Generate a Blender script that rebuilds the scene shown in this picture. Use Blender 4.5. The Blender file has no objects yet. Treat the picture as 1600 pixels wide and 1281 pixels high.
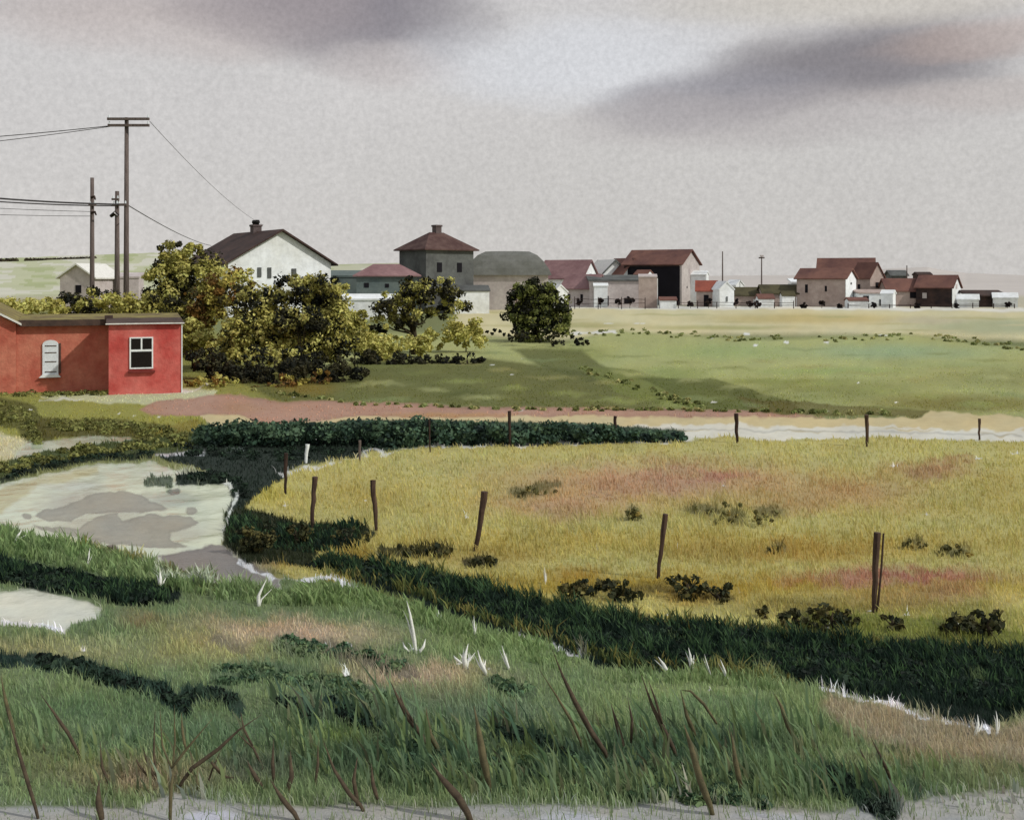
import bpy, bmesh, math, random
import numpy as np
from mathutils import Vector, Matrix
random.seed(7); RNG = np.random.default_rng(7)
scn = bpy.context.scene
COL = scn.collection

# ------------------------------------------------------------------ camera
F = 1716.0; H = 4.0; HOR = 436.0           # focal length in photo pixels, eye height, eye-level row
cam_d = bpy.data.cameras.new("camera"); cam = bpy.data.objects.new("camera", cam_d); COL.objects.link(cam)
cam.location = (0, 0, H); cam.rotation_euler = (math.radians(90), 0, 0)
cam_d.sensor_width = 36; cam_d.lens = 36 * F / 1600; cam_d.shift_y = -(640.5 - HOR) / 1600
cam_d.clip_start = 0.1; cam_d.clip_end = 20000
scn.camera = cam
scn.view_settings.view_transform = 'Standard'; scn.view_settings.look = 'None'
scn.view_settings.exposure = 0.0; scn.view_settings.gamma = 1.0
scn.render.resolution_x = 1024; scn.render.resolution_y = 819

def s2l(c):
    c = np.asarray(c, dtype=float) / 255.0
    g = c.mean(-1, keepdims=True); c = np.clip(g + (c - g) * .90, 0, 1)
    return np.where(c <= 0.04045, c / 12.92, ((c + 0.055) / 1.055) ** 2.4)

# ------------------------------------------------------------------ node helper
class NT:
    def __init__(s, tree): s.t = tree; s.n = tree.nodes; s.l = tree.links
    def add(s, typ, **kw):
        n = s.n.new(typ)
        for k, v in kw.items(): setattr(n, k, v)
        return n
    def put(s, sock, v):
        if isinstance(v, bpy.types.NodeSocket): s.l.new(v, sock)
        elif v is not None: sock.default_value = v
    def math(s, op, a, b=None, c=None, clamp=False):
        n = s.add('ShaderNodeMath', operation=op); n.use_clamp = clamp
        s.put(n.inputs[0], a)
        if b is not None: s.put(n.inputs[1], b)
        if c is not None: s.put(n.inputs[2], c)
        return n.outputs[0]
    def noise(s, vec, scale, detail=3, rough=0.5):
        n = s.add('ShaderNodeTexNoise'); s.put(n.inputs['Vector'], vec)
        n.inputs['Scale'].default_value = scale; n.inputs['Detail'].default_value = detail; n.inputs['Roughness'].default_value = rough
        return n.outputs['Fac']
    def mix(s, fac, a, b, blend='MIX'):
        n = s.add('ShaderNodeMix', data_type='RGBA', blend_type=blend); s.put(n.inputs[0], fac)
        for sock, v in ((n.inputs[6], a), (n.inputs[7], b)):
            if isinstance(v, (tuple, list, np.ndarray)): v = (float(v[0]), float(v[1]), float(v[2]), 1.0)
            s.put(sock, v)
        return n.outputs[2]

# ------------------------------------------------------------------ world: overcast sky
SUN = Vector((0.753, -0.30, 0.585)).normalized()
w = bpy.data.worlds.new("World"); scn.world = w; w.use_nodes = True
N = NT(w.node_tree); N.n.clear()
gen = N.add('ShaderNodeTexCoord').outputs['Generated']
sep = N.add('ShaderNodeSeparateXYZ'); N.l.new(gen, sep.inputs[0])
az = N.math('ARCTAN2', sep.outputs[0], sep.outputs[1])
el = N.math('ARCSINE', sep.outputs[2])
def cloudnoise(scale, det, amp, off):
    m = N.add('ShaderNodeMapping'); m.inputs['Scale'].default_value = (1, 1, 2.6); m.inputs['Location'].default_value = (off, off * .7, 0)
    N.l.new(gen, m.inputs[0])
    return N.math('MULTIPLY', N.math('SUBTRACT', N.noise(m.outputs[0], scale, det), 0.5), amp)
wa = N.math('ADD', az, cloudnoise(5, 4, 0.11, 0)); we = N.math('ADD', el, cloudnoise(9, 5, 0.036, 3.1))
sky = None
base = N.add('ShaderNodeValToRGB')                   # brightness with elevation
N.put(base.inputs[0], N.math('MULTIPLY', el, 1.0))
cr = base.color_ramp
stops = [(0.0, (203, 199, 196)), (0.09, (205, 206, 206)), (0.2, (206, 207, 208)), (0.5, (196, 198, 204)), (1.0, (186, 190, 200))]
cr.elements[0].position = 0; cr.elements[1].position = 1
for i, (p, c) in enumerate(stops):
    e = cr.elements[0] if i == 0 else (cr.elements[1] if i == len(stops) - 1 else cr.elements.new(p))
    e.position = p; e.color = (*s2l(c), 1)
for e, (p, c) in zip(sorted(cr.elements, key=lambda q: q.position), stops): e.color = (*s2l(c), 1)
sky = base.outputs[0]
def blob(px, py, rx, ry, slope, col, amt, sharp=1.0, warp=True):
    global sky
    a0 = math.atan((px - 800) / F); e0 = math.atan((HOR - py) / F)
    A = N.math('SUBTRACT', wa if warp else az, a0); E = N.math('SUBTRACT', we if warp else el, e0)
    E = N.math('SUBTRACT', E, N.math('MULTIPLY', A, slope))
    q = N.math('ADD', N.math('POWER', N.math('ABSOLUTE', N.math('DIVIDE', A, rx / F)), 2.0), N.math('POWER', N.math('ABSOLUTE', N.math('DIVIDE', E, ry / F)), 2.0))
    m = N.add('ShaderNodeMapRange', interpolation_type='SMOOTHSTEP')
    N.put(m.inputs[0], q); m.inputs[1].default_value = 1.0 * sharp + 1.0; m.inputs[2].default_value = 0.0; m.inputs[3].default_value = 0; m.inputs[4].default_value = amt
    sky = N.mix(m.outputs[0], sky, s2l(col))
blob(1250, 330, 700, 150, 0, (196, 193, 190), .8, 1.4)
blob(150, 5, 260, 50, 0, (178, 170, 168), .7, 1)
blob(250, 60, 260, 40, 0, (192, 180, 176), .6, 1)
blob(560, 0, 190, 95, 0, (132, 126, 133), .95, 1)
blob(420, 20, 150, 50, 0, (160, 150, 152), .7, 1)
blob(600, 105, 120, 30, 0, (192, 184, 182), .6, 1)
blob(900, 95, 230, 60, 0, (210, 212, 217), .8, 1)
blob(1330, 118, 210, 62, .06, (134, 129, 133), 1.0, .8)
blob(1130, 158, 160, 40, .05, (146, 143, 150), .85, 1)
blob(1200, 190, 260, 40, 0, (175, 168, 168), .6, 1)
blob(1470, 52, 120, 16, 0, (172, 165, 160), .5, 1)
blob(1570, 92, 150, 22, .05, (182, 160, 150), .5, 1)
blob(1560, 170, 150, 22, 0, (184, 174, 170), .6, 1)
blob(1400, 8, 330, 40, 0, (200, 194, 184), .85, 1, False)
# soft grain of thin broken cloud
g1 = N.math('MULTIPLY_ADD', N.noise(gen, 230, 3, .65), 0.44, 0.79)
g2 = N.math('MULTIPLY_ADD', N.noise(gen, 9, 4, .55), 0.10, 0.95)
gg = N.math('MULTIPLY', g1, g2)
cmb = N.add('ShaderNodeCombineXYZ'); [N.put(cmb.inputs[i], gg) for i in range(3)]
sky = N.mix(1.0, sky, cmb.outputs[0], 'MULTIPLY')
nish = N.add('ShaderNodeTexSky', sky_type='NISHITA'); nish.sun_disc = False
nish.sun_elevation = math.asin(SUN.z); nish.sun_rotation = math.atan2(SUN.x, SUN.y)
b1 = N.add('ShaderNodeBackground'); N.put(b1.inputs[0], nish.outputs[0]); b1.inputs[1].default_value = 0.004
b2 = N.add('ShaderNodeBackground'); N.put(b2.inputs[0], sky); b2.inputs[1].default_value = 1.0
ad = N.add('ShaderNodeAddShader'); N.l.new(b1.outputs[0], ad.inputs[0]); N.l.new(b2.outputs[0], ad.inputs[1])
out = N.add('ShaderNodeOutputWorld'); N.l.new(ad.outputs[0], out.inputs[0])

sun_d = bpy.data.lights.new("sun", 'SUN'); sun_d.energy = 2.6; sun_d.angle = math.radians(1.5); sun_d.color = (1.0, .95, .87)
sun = bpy.data.objects.new("sun", sun_d); COL.objects.link(sun)
sun.rotation_euler = SUN.to_track_quat('Z', 'Y').to_euler()

# ------------------------------------------------------------------ materials
MATS = {}
def mat_attr(name, rough=0.95, scale=6.0, amt=0.3, bump=0.3, bscale=30, spec=0.2, transl=0.0):
    if name in MATS: return MATS[name]
    m = bpy.data.materials.new(name); m.use_nodes = True; T = NT(m.node_tree)
    bs = T.n['Principled BSDF']; at = T.add('ShaderNodeAttribute', attribute_name='Col')
    co = T.add('ShaderNodeTexCoord').outputs['Object']
    v = T.math('MULTIPLY_ADD', T.noise(co, scale, 5, .6), amt * 2, 1 - amt)
    cb = T.add('ShaderNodeCombineXYZ'); [T.put(cb.inputs[i], v) for i in range(3)]
    c = T.mix(1.0, at.outputs['Color'], cb.outputs[0], 'MULTIPLY')
    T.put(bs.inputs['Base Color'], c); bs.inputs['Roughness'].default_value = rough; bs.inputs['Specular IOR Level'].default_value = spec
    if bump:
        b = T.add('ShaderNodeBump'); b.inputs['Strength'].default_value = bump; b.inputs['Distance'].default_value = .03
        T.put(b.inputs['Height'], T.noise(co, bscale, 4, .6)); T.l.new(b.outputs[0], bs.inputs['Normal'])
    if transl:
        tr = T.add('ShaderNodeBsdfTranslucent'); T.put(tr.inputs[0], c)
        mx = T.add('ShaderNodeMixShader'); mx.inputs[0].default_value = transl
        T.l.new(bs.outputs[0], mx.inputs[1]); T.l.new(tr.outputs[0], mx.inputs[2])
        T.l.new(mx.outputs[0], T.n['Material Output'].inputs[0])
    MATS[name] = m; return m
def mat(name, col, rough=0.85, amt=.25, scale=1.2, col2=None, streak=False, bump=.3, metallic=0, k=1.0):
    """plain procedural surface with large mottling, a second stain colour and fine grain"""
    if name in MATS: return MATS[name]
    m = bpy.data.materials.new(name); m.use_nodes = True; T = NT(m.node_tree)
    bs = T.n['Principled BSDF']; co = T.add('ShaderNodeTexCoord').outputs['Object']
    vec = co
    if streak:
        mp = T.add('ShaderNodeMapping'); mp.inputs['Scale'].default_value = (4, 4, .5); T.l.new(co, mp.inputs[0]); vec = mp.outputs[0]
    a = s2l(col) * k; b = s2l(col2) * k if col2 is not None else a * (1 - amt)
    r = T.add('ShaderNodeMapRange'); T.put(r.inputs[0], T.noise(vec, scale, 6, .62)); r.inputs[1].default_value = .36; r.inputs[2].default_value = .64
    c = T.mix(r.outputs[0], a, b)
    v = T.math('MULTIPLY_ADD', T.noise(co, scale * 5, 5, .7), .7, .65)
    cb = T.add('ShaderNodeCombineXYZ'); [T.put(cb.inputs[i], v) for i in range(3)]
    T.put(bs.inputs['Base Color'], T.mix(1.0, c, cb.outputs[0], 'MULTIPLY'))
    bs.inputs['Roughness'].default_value = rough; bs.inputs['Metallic'].default_value = metallic; bs.inputs['Specular IOR Level'].default_value = .25
    bb = T.add('ShaderNodeBump'); bb.inputs['Strength'].default_value = bump; bb.inputs['Distance'].default_value = .02
    T.put(bb.inputs['Height'], T.noise(vec, scale * 10, 4, .6)); T.l.new(bb.outputs[0], bs.inputs['Normal'])
    MATS[name] = m; return m

# ------------------------------------------------------------------ object helpers
def tag(o, label=None, cat=None, group=None, kind=None):
    if label: o['label'] = label
    if cat: o['category'] = cat
    if group: o['group'] = group
    if kind: o['kind'] = kind
    return o
def empty(name, loc, rz=0.0):
    o = bpy.data.objects.new(name, None); COL.objects.link(o); o.location = loc; o.rotation_euler = (0, 0, rz); o.empty_display_size = .3
    return o
def npmesh(name, V, faces, material, C=None, parent=None, smooth=False):
    """faces: list of int arrays (n,k)"""
    me = bpy.data.meshes.new(name); V = np.asarray(V, np.float32)
    me.vertices.add(len(V)); me.vertices.foreach_set('co', V.ravel())
    loops = np.concatenate([f.ravel() for f in faces]).astype(np.int32)
    tot = np.concatenate([np.full(len(f), f.shape[1]) for f in faces]).astype(np.int32)
    st = np.concatenate([[0], np.cumsum(tot)[:-1]]).astype(np.int32)
    me.loops.add(len(loops)); me.loops.foreach_set('vertex_index', loops)
    me.polygons.add(len(tot)); me.polygons.foreach_set('loop_start', st); me.polygons.foreach_set('loop_total', tot)
    if smooth: me.polygons.foreach_set('use_smooth', np.ones(len(tot), bool))
    me.update(calc_edges=True); me.validate()
    if C is not None:
        ca = me.color_attributes.new('Col', 'FLOAT_COLOR', 'POINT')
        c4 = np.ones((len(V), 4), np.float32); c4[:, :3] = C; ca.data.foreach_set('color', c4.ravel())
    me.materials.append(material)
    o = bpy.data.objects.new(name, me); COL.objects.link(o)
    if parent: o.parent = parent
    return o
class MB:
    def __init__(s): s.bm = bmesh.new()
    def box(s, x0, x1, y0, y1, z0, z1):
        v = [s.bm.verts.new(p) for p in ((x0,y0,z0),(x1,y0,z0),(x1,y1,z0),(x0,y1,z0),(x0,y0,z1),(x1,y0,z1),(x1,y1,z1),(x0,y1,z1))]
        for f in ((3,2,1,0),(4,5,6,7),(0,1,5,4),(1,2,6,5),(2,3,7,6),(3,0,4,7)): s.bm.faces.new([v[i] for i in f])
        return s
    def prism(s, prof, a, b, axis='x'):
        """closed profile of (q, z) pairs, extruded from a to b along the axis"""
        def P(q, z, t): return (t, q, z) if axis == 'x' else (q, t, z)
        A = [s.bm.verts.new(P(q, z, a)) for q, z in prof]; B = [s.bm.verts.new(P(q, z, b)) for q, z in prof]
        n = len(prof)
        s.bm.faces.new(A); s.bm.faces.new(B[::-1])
        for i in range(n): s.bm.faces.new((A[i], B[i], B[(i+1) % n], A[(i+1) % n]))
        return s
    def poly(s, pts): s.bm.faces.new([s.bm.verts.new(p) for p in pts]); return s
    def tube(s, pts, rad, n=8):
        pts = [Vector(p) for p in pts]; rings = []
        for i, p in enumerate(pts):
            d = (pts[min(i+1, len(pts)-1)] - pts[max(i-1, 0)]).normalized()
            u = d.cross(Vector((0, 1, 0.01))).normalized(); v = d.cross(u)
            r = rad[i] if isinstance(rad, (list, tuple)) else rad
            rings.append([s.bm.verts.new(p + (u * math.cos(t) + v * math.sin(t)) * r) for t in [2*math.pi*k/n for k in range(n)]])
        for A, B in zip(rings, rings[1:]):
            for k in range(n): s.bm.faces.new((A[k], A[(k+1) % n], B[(k+1) % n], B[k]))
        s.bm.faces.new(rings[0][::-1]); s.bm.faces.new(rings[-1]); return s
    def build(s, name, m, parent=None, bevel=0, smooth=False):
        bmesh.ops.recalc_face_normals(s.bm, faces=s.bm.faces)
        if bevel: bmesh.ops.bevel(s.bm, geom=[e for e in s.bm.edges], offset=bevel, segments=1, affect='EDGES')
        me = bpy.data.meshes.new(name); s.bm.to_mesh(me); s.bm.free(); me.materials.append(m)
        if smooth:
            for p in me.polygons: p.use_smooth = True
        o = bpy.data.objects.new(name, me); COL.objects.link(o)
        if parent: o.parent = parent
        return o
def G(px, py, z=0.0):
    Y = F * (H - z) / (py - HOR); return Vector(((px - 800) * Y / F, Y, z))
def AT(px, py, Y):
    return Vector(((px - 800) * Y / F, Y, H - (py - HOR) * Y / F))
def DY(py): return F * H / (py - HOR)

# ------------------------------------------------------------------ lay of the land (colours of soil, turf and water by region)
def vnoise(x, y, seed=0):
    xi = np.floor(x).astype(np.int64); yi = np.floor(y).astype(np.int64); xf = x - xi; yf = y - yi
    def h(a, b):
        n = (a * 374761393 + b * 668265263 + seed * 1442695041) & 0x7fffffff
        n = ((n ^ (n >> 13)) * 1274126177) & 0x7fffffff
        return ((n ^ (n >> 16)) & 0xffff) / 65535.0
    u = xf * xf * (3 - 2 * xf); v = yf * yf * (3 - 2 * yf)
    return (h(xi, yi) * (1-u) + h(xi+1, yi) * u) * (1-v) + (h(xi, yi+1) * (1-u) + h(xi+1, yi+1) * u) * v * 1.0
def fb(x, y, seed=0, o=3):
    r = 0; a = .5; 
    for i in range(o): r = r + a * (vnoise(x * 2**i, y * 2**i, seed + i) - .5) * 2; a *= .5
    return r
LAY = []
def P(pts, col, soft=1.5, op=1.0, cls=None, warp=1.0, edge=0.0): LAY.append(('p', np.array(pts, float), s2l(col), soft, op, cls, warp, edge))
def L(pts, wd, col, soft=1.5, op=1.0, cls=None, warp=1.0, edge=0.0): LAY.append(('l', np.array(pts, float), s2l(col), soft, op, cls, warp, edge, wd))
def E(cx, cy, rx, ry, col, soft=.5, op=1.0, warp=1.0, ang=0): LAY.append(('e', (cx, cy, rx, ry, ang), s2l(col), soft, op, None, warp, 0))

# village ground and wheat
P([(-900,436),(2500,436),(2500,486),(-900,486)], (192,186,160), 3)
P([(-900,470),(300,470),(330,520),(-900,520)], (150,150,80), 6)
P([(730,440),(800,440),(795,480),(750,490),(715,470)], (196,190,184), 3)
P([(715,482),(900,478),(1600,484),(2500,486),(2500,545),(1600,532),(1300,522),(1000,524),(880,530),(700,522)], (210,202,156), 5)
E(1250,498,260,12,(192,176,112),.8,.8); E(900,508,160,8,(176,170,108),.9,.8); E(1120,512,200,6,(170,168,104),.9,.8); E(1560,510,220,20,(172,180,140),.8,.9); E(1450,500,90,10,(192,184,150),.8,.8)
L([(890,480),(1250,481),(1600,484)], 2.5, (226,225,214), 1.5, .9, None, 2)
# green slope
P([(700,522),(870,538),(960,515),(1010,520),(1200,530),(1420,522),(1600,545),(2500,550),(2500,660),(1600,652),(1200,648),(600,640),(300,630),(250,560),(500,520)], (170,176,112), 4, edge=.1)
P([(-900,500),(300,500),(420,560),(560,640),(-900,640)], (140,140,66), 4)
E(1400,550,240,20,(150,172,128),.9,.8); E(1130,550,160,20,(156,172,106),.9,.9); E(1300,580,200,10,(150,166,96),.9,.8); E(1480,570,160,8,(160,172,110),.9,.8); E(1220,596,160,7,(136,146,72),.9,.8); E(900,555,90,22,(150,158,86),.8,.8)
E(1560,590,200,30,(140,142,82),.8,.7); E(1250,610,320,32,(134,138,70),.9,.8); E(1500,630,220,22,(120,112,46),.8,.8)
E(1050,585,90,18,(132,146,74),.8,.7)
P([(380,600),(560,565),(620,562),(760,560),(880,575),(930,580),(1000,610),(1060,628),(1080,640),(700,640),(430,625)], (98,102,48), 3, .9, edge=.08)
P([(800,545),(905,545),(960,585),(1130,600),(1240,640),(1060,640),(930,600),(840,570)], (96,102,50), 3, .85, edge=.08)
P([(900,572),(990,578),(1130,612),(1180,640),(1060,640),(960,612)], (118,128,62), 1.5, .8, edge=.1)
P([(1000,590),(1120,592),(1230,625),(1260,648),(1120,646),(1060,620)], (92,100,44), 1.5, .8, edge=.1)
P([(1150,620),(1300,632),(1450,640),(1440,652),(1180,648)], (100,92,40), 1.5, .8, edge=.1)
E(480,605,70,20,(130,112,42),.8,.8); E(640,600,110,25,(108,112,58),.8,.6); E(720,615,60,14,(84,92,42),.8,.6)
for i_ in range(46):
    x_ = 560 + (i_*97) % 1050; y_ = 545 + (i_*37) % 95
    E(x_, y_, 30+(i_*13) % 50, 3+(y_-540)*.05, [(150,160,88),(124,132,68),(168,172,112),(132,146,92),(158,154,92)][i_ % 5], .9, .55, 2)
for i_ in range(22):
    x_ = 760 + (i_*83) % 860; E(x_, 488+(i_*11) % 30, 40+(i_*17) % 40, 2.5, [(184,176,118),(206,196,150),(168,168,110)][i_ % 3], .9, .6, 1)
# left turf round the shed
P([(-900,600),(290,600),(330,640),(310,690),(230,712),(100,720),(-900,760)], (150,150,72), 2)
P([(300,606),(335,610),(330,628),(230,632),(90,626),(60,618),(200,612)], (196,200,160), 1.5, .9)
L([(-20,640),(40,652),(60,690)], 22, (92,92,40), 2, .9, edge=.1)
L([(70,668),(160,668),(250,676),(290,690)], 15, (88,84,34), 2, .95, edge=.1)
L([(250,680),(300,668)], 12, (140,128,56), 2, .8)
P([(20,700),(40,690),(130,682),(200,684),(210,694),(120,700),(60,712),(20,722)], (192,202,172), 1.5, 1, 1, edge=.1)
P([(-300,690),(0,675),(40,690),(20,720),(-300,740)], (206,198,160), 3, .9)
# brown bank, sand and white track
P([(300,640),(420,642),(900,646),(1160,648),(1330,655),(1440,652),(1452,640),(1600,652),(2500,655),(2500,700),(1600,694),(1300,690),(1080,690),(900,668),(500,664),(330,668)], (206,190,142), 1.2, 1, 3)
P([(215,640),(240,628),(330,616),(360,616),(430,626),(560,628),(760,636),(1000,638),(1150,642),(1290,652),(1150,652),(900,650),(700,652),(560,650),(470,660),(420,664),(370,650),(300,648),(240,650)], (182,140,120), 1.5, .95, 4, edge=.15)
E(380,638,50,14,(176,138,110),.8,.8); E(700,648,140,6,(186,144,96),.8,.8)
P([(960,664),(1120,662),(1300,668),(1600,672),(2500,676),(2500,700),(1600,692),(1300,690),(1080,692),(960,690)], (216,214,198), 1.5, 1, 3, 2.0)
for x_, y_, a_ in ((1120,688,40),(1190,690,30),(1290,688,50),(1400,690,40),(1520,689,60),(1010,688,30)): L([(x_-a_,y_+3),(x_+a_,y_+3)], 2.5, (176,174,104), 1.5, 1, None, 2.0)
for x_, y_, a_ in ((1080,672,50),(1250,676,60),(1420,674,70),(1560,679,50)): E(x_,y_,a_,2.5,(198,184,142),.8,.9,2)
L([(1000,668),(1250,674),(1600,680)], 1.2, (150,150,145), 1, .5, 3)
# golden field
GP = [(380,792),(400,770),(450,742),(520,716),(600,704),(800,692),(1070,690),(1130,682),(1230,690),(1330,684),(1600,690),(2500,690),(2500,1060),(1600,1010),(1300,985),(1000,985),(760,935),(600,890),(470,905),(400,880),(372,820)]
P(GP, (188,180,108), 1.2, edge=.1)
for y0, c, o in ((730,(190,182,112),.5),(790,(188,174,98),.7),(850,(182,164,80),.8),(915,(166,142,50),.9)):
    E(1000,y0,1500,34,c,1,o,2.0)
E(420,770,60,30,(186,174,72),.8,.6); E(560,770,110,40,(182,164,84),.9,.7); E(430,870,70,30,(166,138,60),.8,.9); E(560,870,60,16,(158,130,38),.8,.7)
E(880,790,190,34,(184,150,112),1,.9,3); E(1030,752,400,52,(188,148,114),1,.95,3); E(1130,745,90,13,(182,134,110),1,.9,3); E(960,768,70,14,(180,140,108),1,.7,3)
E(1330,770,200,40,(180,146,98),1,.8,3); E(1450,735,110,22,(172,136,98),1,.9,3); E(1240,790,150,24,(182,148,100),1,.6,3); E(1490,720,50,8,(170,122,94),1,.7,3)
E(1560,760,80,50,(178,158,78),1,.6); E(1250,862,260,26,(178,146,66),1,.8,3); E(760,870,170,26,(172,148,70),1,.7); E(1090,860,130,30,(170,148,74),1,.6,3); E(1090,930,100,26,(176,136,46),1,.7); E(900,900,70,20,(172,136,52),1,.7)
E(1400,903,260,24,(172,136,106),1,.95,3); E(1430,935,220,26,(160,128,88),1,.6,3); E(1400,903,190,12,(178,120,100),1,.75,3); E(1480,905,110,10,(168,112,90),1,.7,3); E(1260,908,90,14,(168,128,72),1,.7,3); E(1490,925,70,20,(158,120,90),1,.6,3)
E(1300,950,330,26,(122,108,46),1,.8,2); E(1520,970,160,40,(116,118,52),1,.8,2); E(700,760,110,18,(190,176,100),1,.6,2)
for cx, cy, rx, ry in ((835,766,52,12),(812,772,20,10),(870,758,20,9),(986,803,18,16),(1100,797,40,13),(1145,812,26,18),(1205,800,40,13),(1222,857,28,9),(1430,848,24,10),(1490,860,38,10)):
    E(cx,cy,rx,ry,(108,104,64),.7,.85,2)
P([(1240,962),(1300,958),(1380,962),(1480,968),(1600,990),(2500,1010),(2500,1050),(1600,1015),(1400,1000),(1250,995)], (112,122,50), 2, .9)
# foreground turf
FG = [(-900,820),(0,815),(130,852),(230,880),(300,905),(440,905),(480,905),(560,915),(640,945),(760,960),(900,1000),(1040,1045),(1240,1060),(1450,1105),(1600,1120),(2500,1150),(2500,4000),(-3000,4000),(-3000,820)]
P(FG, (108,128,80), 2)
E(560,935,200,30,(98,122,62),1,.9,2); E(820,1010,220,50,(116,138,80),1,.9,2); E(700,965,120,24,(92,118,56),1,.8,2); E(1100,1090,260,50,(122,142,86),1,.9,2); E(60,850,180,36,(108,134,78),1,.9,2)
E(1050,1040,120,30,(128,150,98),1,.8,2)
E(60,1020,220,34,(150,148,104),1,.9,2); E(330,1010,170,50,(150,144,96),1,.9,2); E(400,975,190,22,(166,148,118),1,.9,3); E(470,992,220,30,(178,156,130),1,.95,3); E(215,970,60,20,(134,112,84),1,.7,2)
E(640,1058,220,32,(172,152,126),1,.95,3); E(700,1085,90,20,(128,130,96),1,.6,2); E(500,1060,60,18,(134,136,66),1,.8,2)
E(150,1110,330,44,(86,112,70),1,.9,2); E(300,1150,300,50,(82,110,76),1,.8,2); E(560,1110,260,42,(84,106,76),1,.85,2); E(760,1120,220,40,(92,112,82),1,.85,2)
E(60,1200,90,50,(104,112,66),1,.7,2); E(230,1215,190,38,(150,132,106),1,.9,2); E(150,1190,120,22,(116,124,68),1,.6,2)
E(400,1200,130,34,(78,88,72),1,.8,2); E(620,1190,260,56,(42,70,50),1,.85,2); E(900,1190,300,56,(46,74,52),1,.85,2); E(1100,1170,240,60,(56,84,58),1,.8,2); E(820,1180,60,30,(98,112,50),1,.6,2); E(540,1150,60,24,(100,122,52),1,.7,2)
E(1350,1230,260,40,(82,106,62),1,.8,2); E(1560,1200,140,50,(116,118,80),1,.8,2); E(1180,1130,140,36,(106,132,80),1,.7,2)
P([(1290,1085),(1380,1100),(1450,1112),(1530,1135),(1640,1125),(1800,1130),(1700,1190),(1600,1195),(1430,1180),(1330,1150),(1280,1110)], (150,136,112), 8, .85)
E(1430,1185,150,20,(140,128,98),1,.7,2)
# bare lilac-grey soil at the bottom
P([(-900,1262),(0,1262),(100,1258),(220,1262),(270,1236),(330,1250),(470,1262),(560,1256),(700,1262),(860,1256),(960,1262),(1080,1242),(1110,1256),(1300,1268),(1400,1252),(1600,1230),(1800,1230),(2500,1290),(2500,4000),(-3000,4000),(-3000,1262)], (172,170,162), 3, .95, 4, edge=.15)
E(330,1275,60,14,(200,206,204),.6,.8); E(900,1278,80,12,(196,198,200),.6,.7); E(1200,1275,90,10,(190,192,192),.6,.7)
# pond, mud, slack water
P([(-300,770),(0,758),(60,742),(150,727),(210,722),(245,722),(300,745),(360,757),(366,800),(348,850),(372,880),(440,905),(432,926),(330,915),(245,900),(220,872),(130,850),(30,830),(0,815),(-300,800)], (214,222,186), 1.2, 1, 1, edge=.12)
P([(-300,775),(0,765),(60,745),(150,730),(152,740),(60,760),(0,800),(-200,800)], (194,188,126), 3, .9, 1)
E(280,780,50,16,(150,162,140),.5,.6); E(120,760,90,10,(206,210,184),.8,.8)
E(160,786,130,26,(178,174,150),.6,.8,2); E(200,826,170,30,(176,172,146),.6,.8,2); E(340,880,110,34,(166,162,146),.5,.8,2); E(290,740,90,10,(214,218,196),.6,.6,2)
MUD = (158,154,134)
for m_ in ([(115,784),(150,770),(200,764),(240,782),(264,794),(240,800),(180,800),(130,803),(110,815),(70,812),(52,806),(70,797)],
           [(48,820),(100,822),(125,826),(150,806),(185,800),(190,812),(230,804),(300,806),(316,816),(290,826),(266,830),(270,845),(292,854),(270,858),(200,852),(150,846),(110,836),(60,826)]):
    P(m_, MUD, 1, .95, 2, 1.0, edge=.15)
for e_ in ((42,807,7,4),(300,798,9,6),(150,846,10,6)): L([(e_[0]-3,e_[1]),(e_[0]+3,e_[1])], e_[3], MUD, 1, .95, 2, .4, .15)
L([(172,856),(178,856)], 6, (110,92,80), 1, .95, 2, .4, .15)
P([(240,870),(300,858),(330,850),(350,852),(362,872),(400,882),(440,905),(432,920),(380,918),(330,905),(300,898),(250,896),(262,882)], (132,124,114), 1.2, 1, 2, edge=.15)
P([(-300,930),(0,925),(60,922),(120,938),(162,950),(150,968),(110,975),(100,990),(60,978),(0,975),(-300,980)], (206,214,176), 1.2, 1, 1, edge=.1)
# dark reedy ground behind the pond; slack water's shade and reflections painted into it
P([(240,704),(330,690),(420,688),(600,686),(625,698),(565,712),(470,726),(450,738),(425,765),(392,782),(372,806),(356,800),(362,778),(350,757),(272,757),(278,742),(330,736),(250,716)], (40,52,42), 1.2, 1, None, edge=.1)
P([(236,706),(270,700),(320,701),(322,710),(270,712),(240,713)], (200,202,200), 1, .9, 1)
L([(355,700),(380,702)], 4, (120,135,125), 1, .8, 1)
L([(-60,770),(0,738),(60,722),(130,708),(220,700),(300,688)], 13, (78,88,46), 1.5, 1, edge=.12)
L([(0,752),(60,730),(160,716),(236,712)], 5, (40,50,34), 1.5, .9)
L([(232,753),(262,753)], 7, (70,84,66), 1, .9)
L([(265,766),(276,766)], 5, (80,92,74), 1, .9, 1)
# hedge foot
P([(310,668),(600,656),(900,660),(1070,672),(1060,690),(860,694),(620,700),(330,696),(300,690)], (58,78,60), 1.5, 1)
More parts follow.
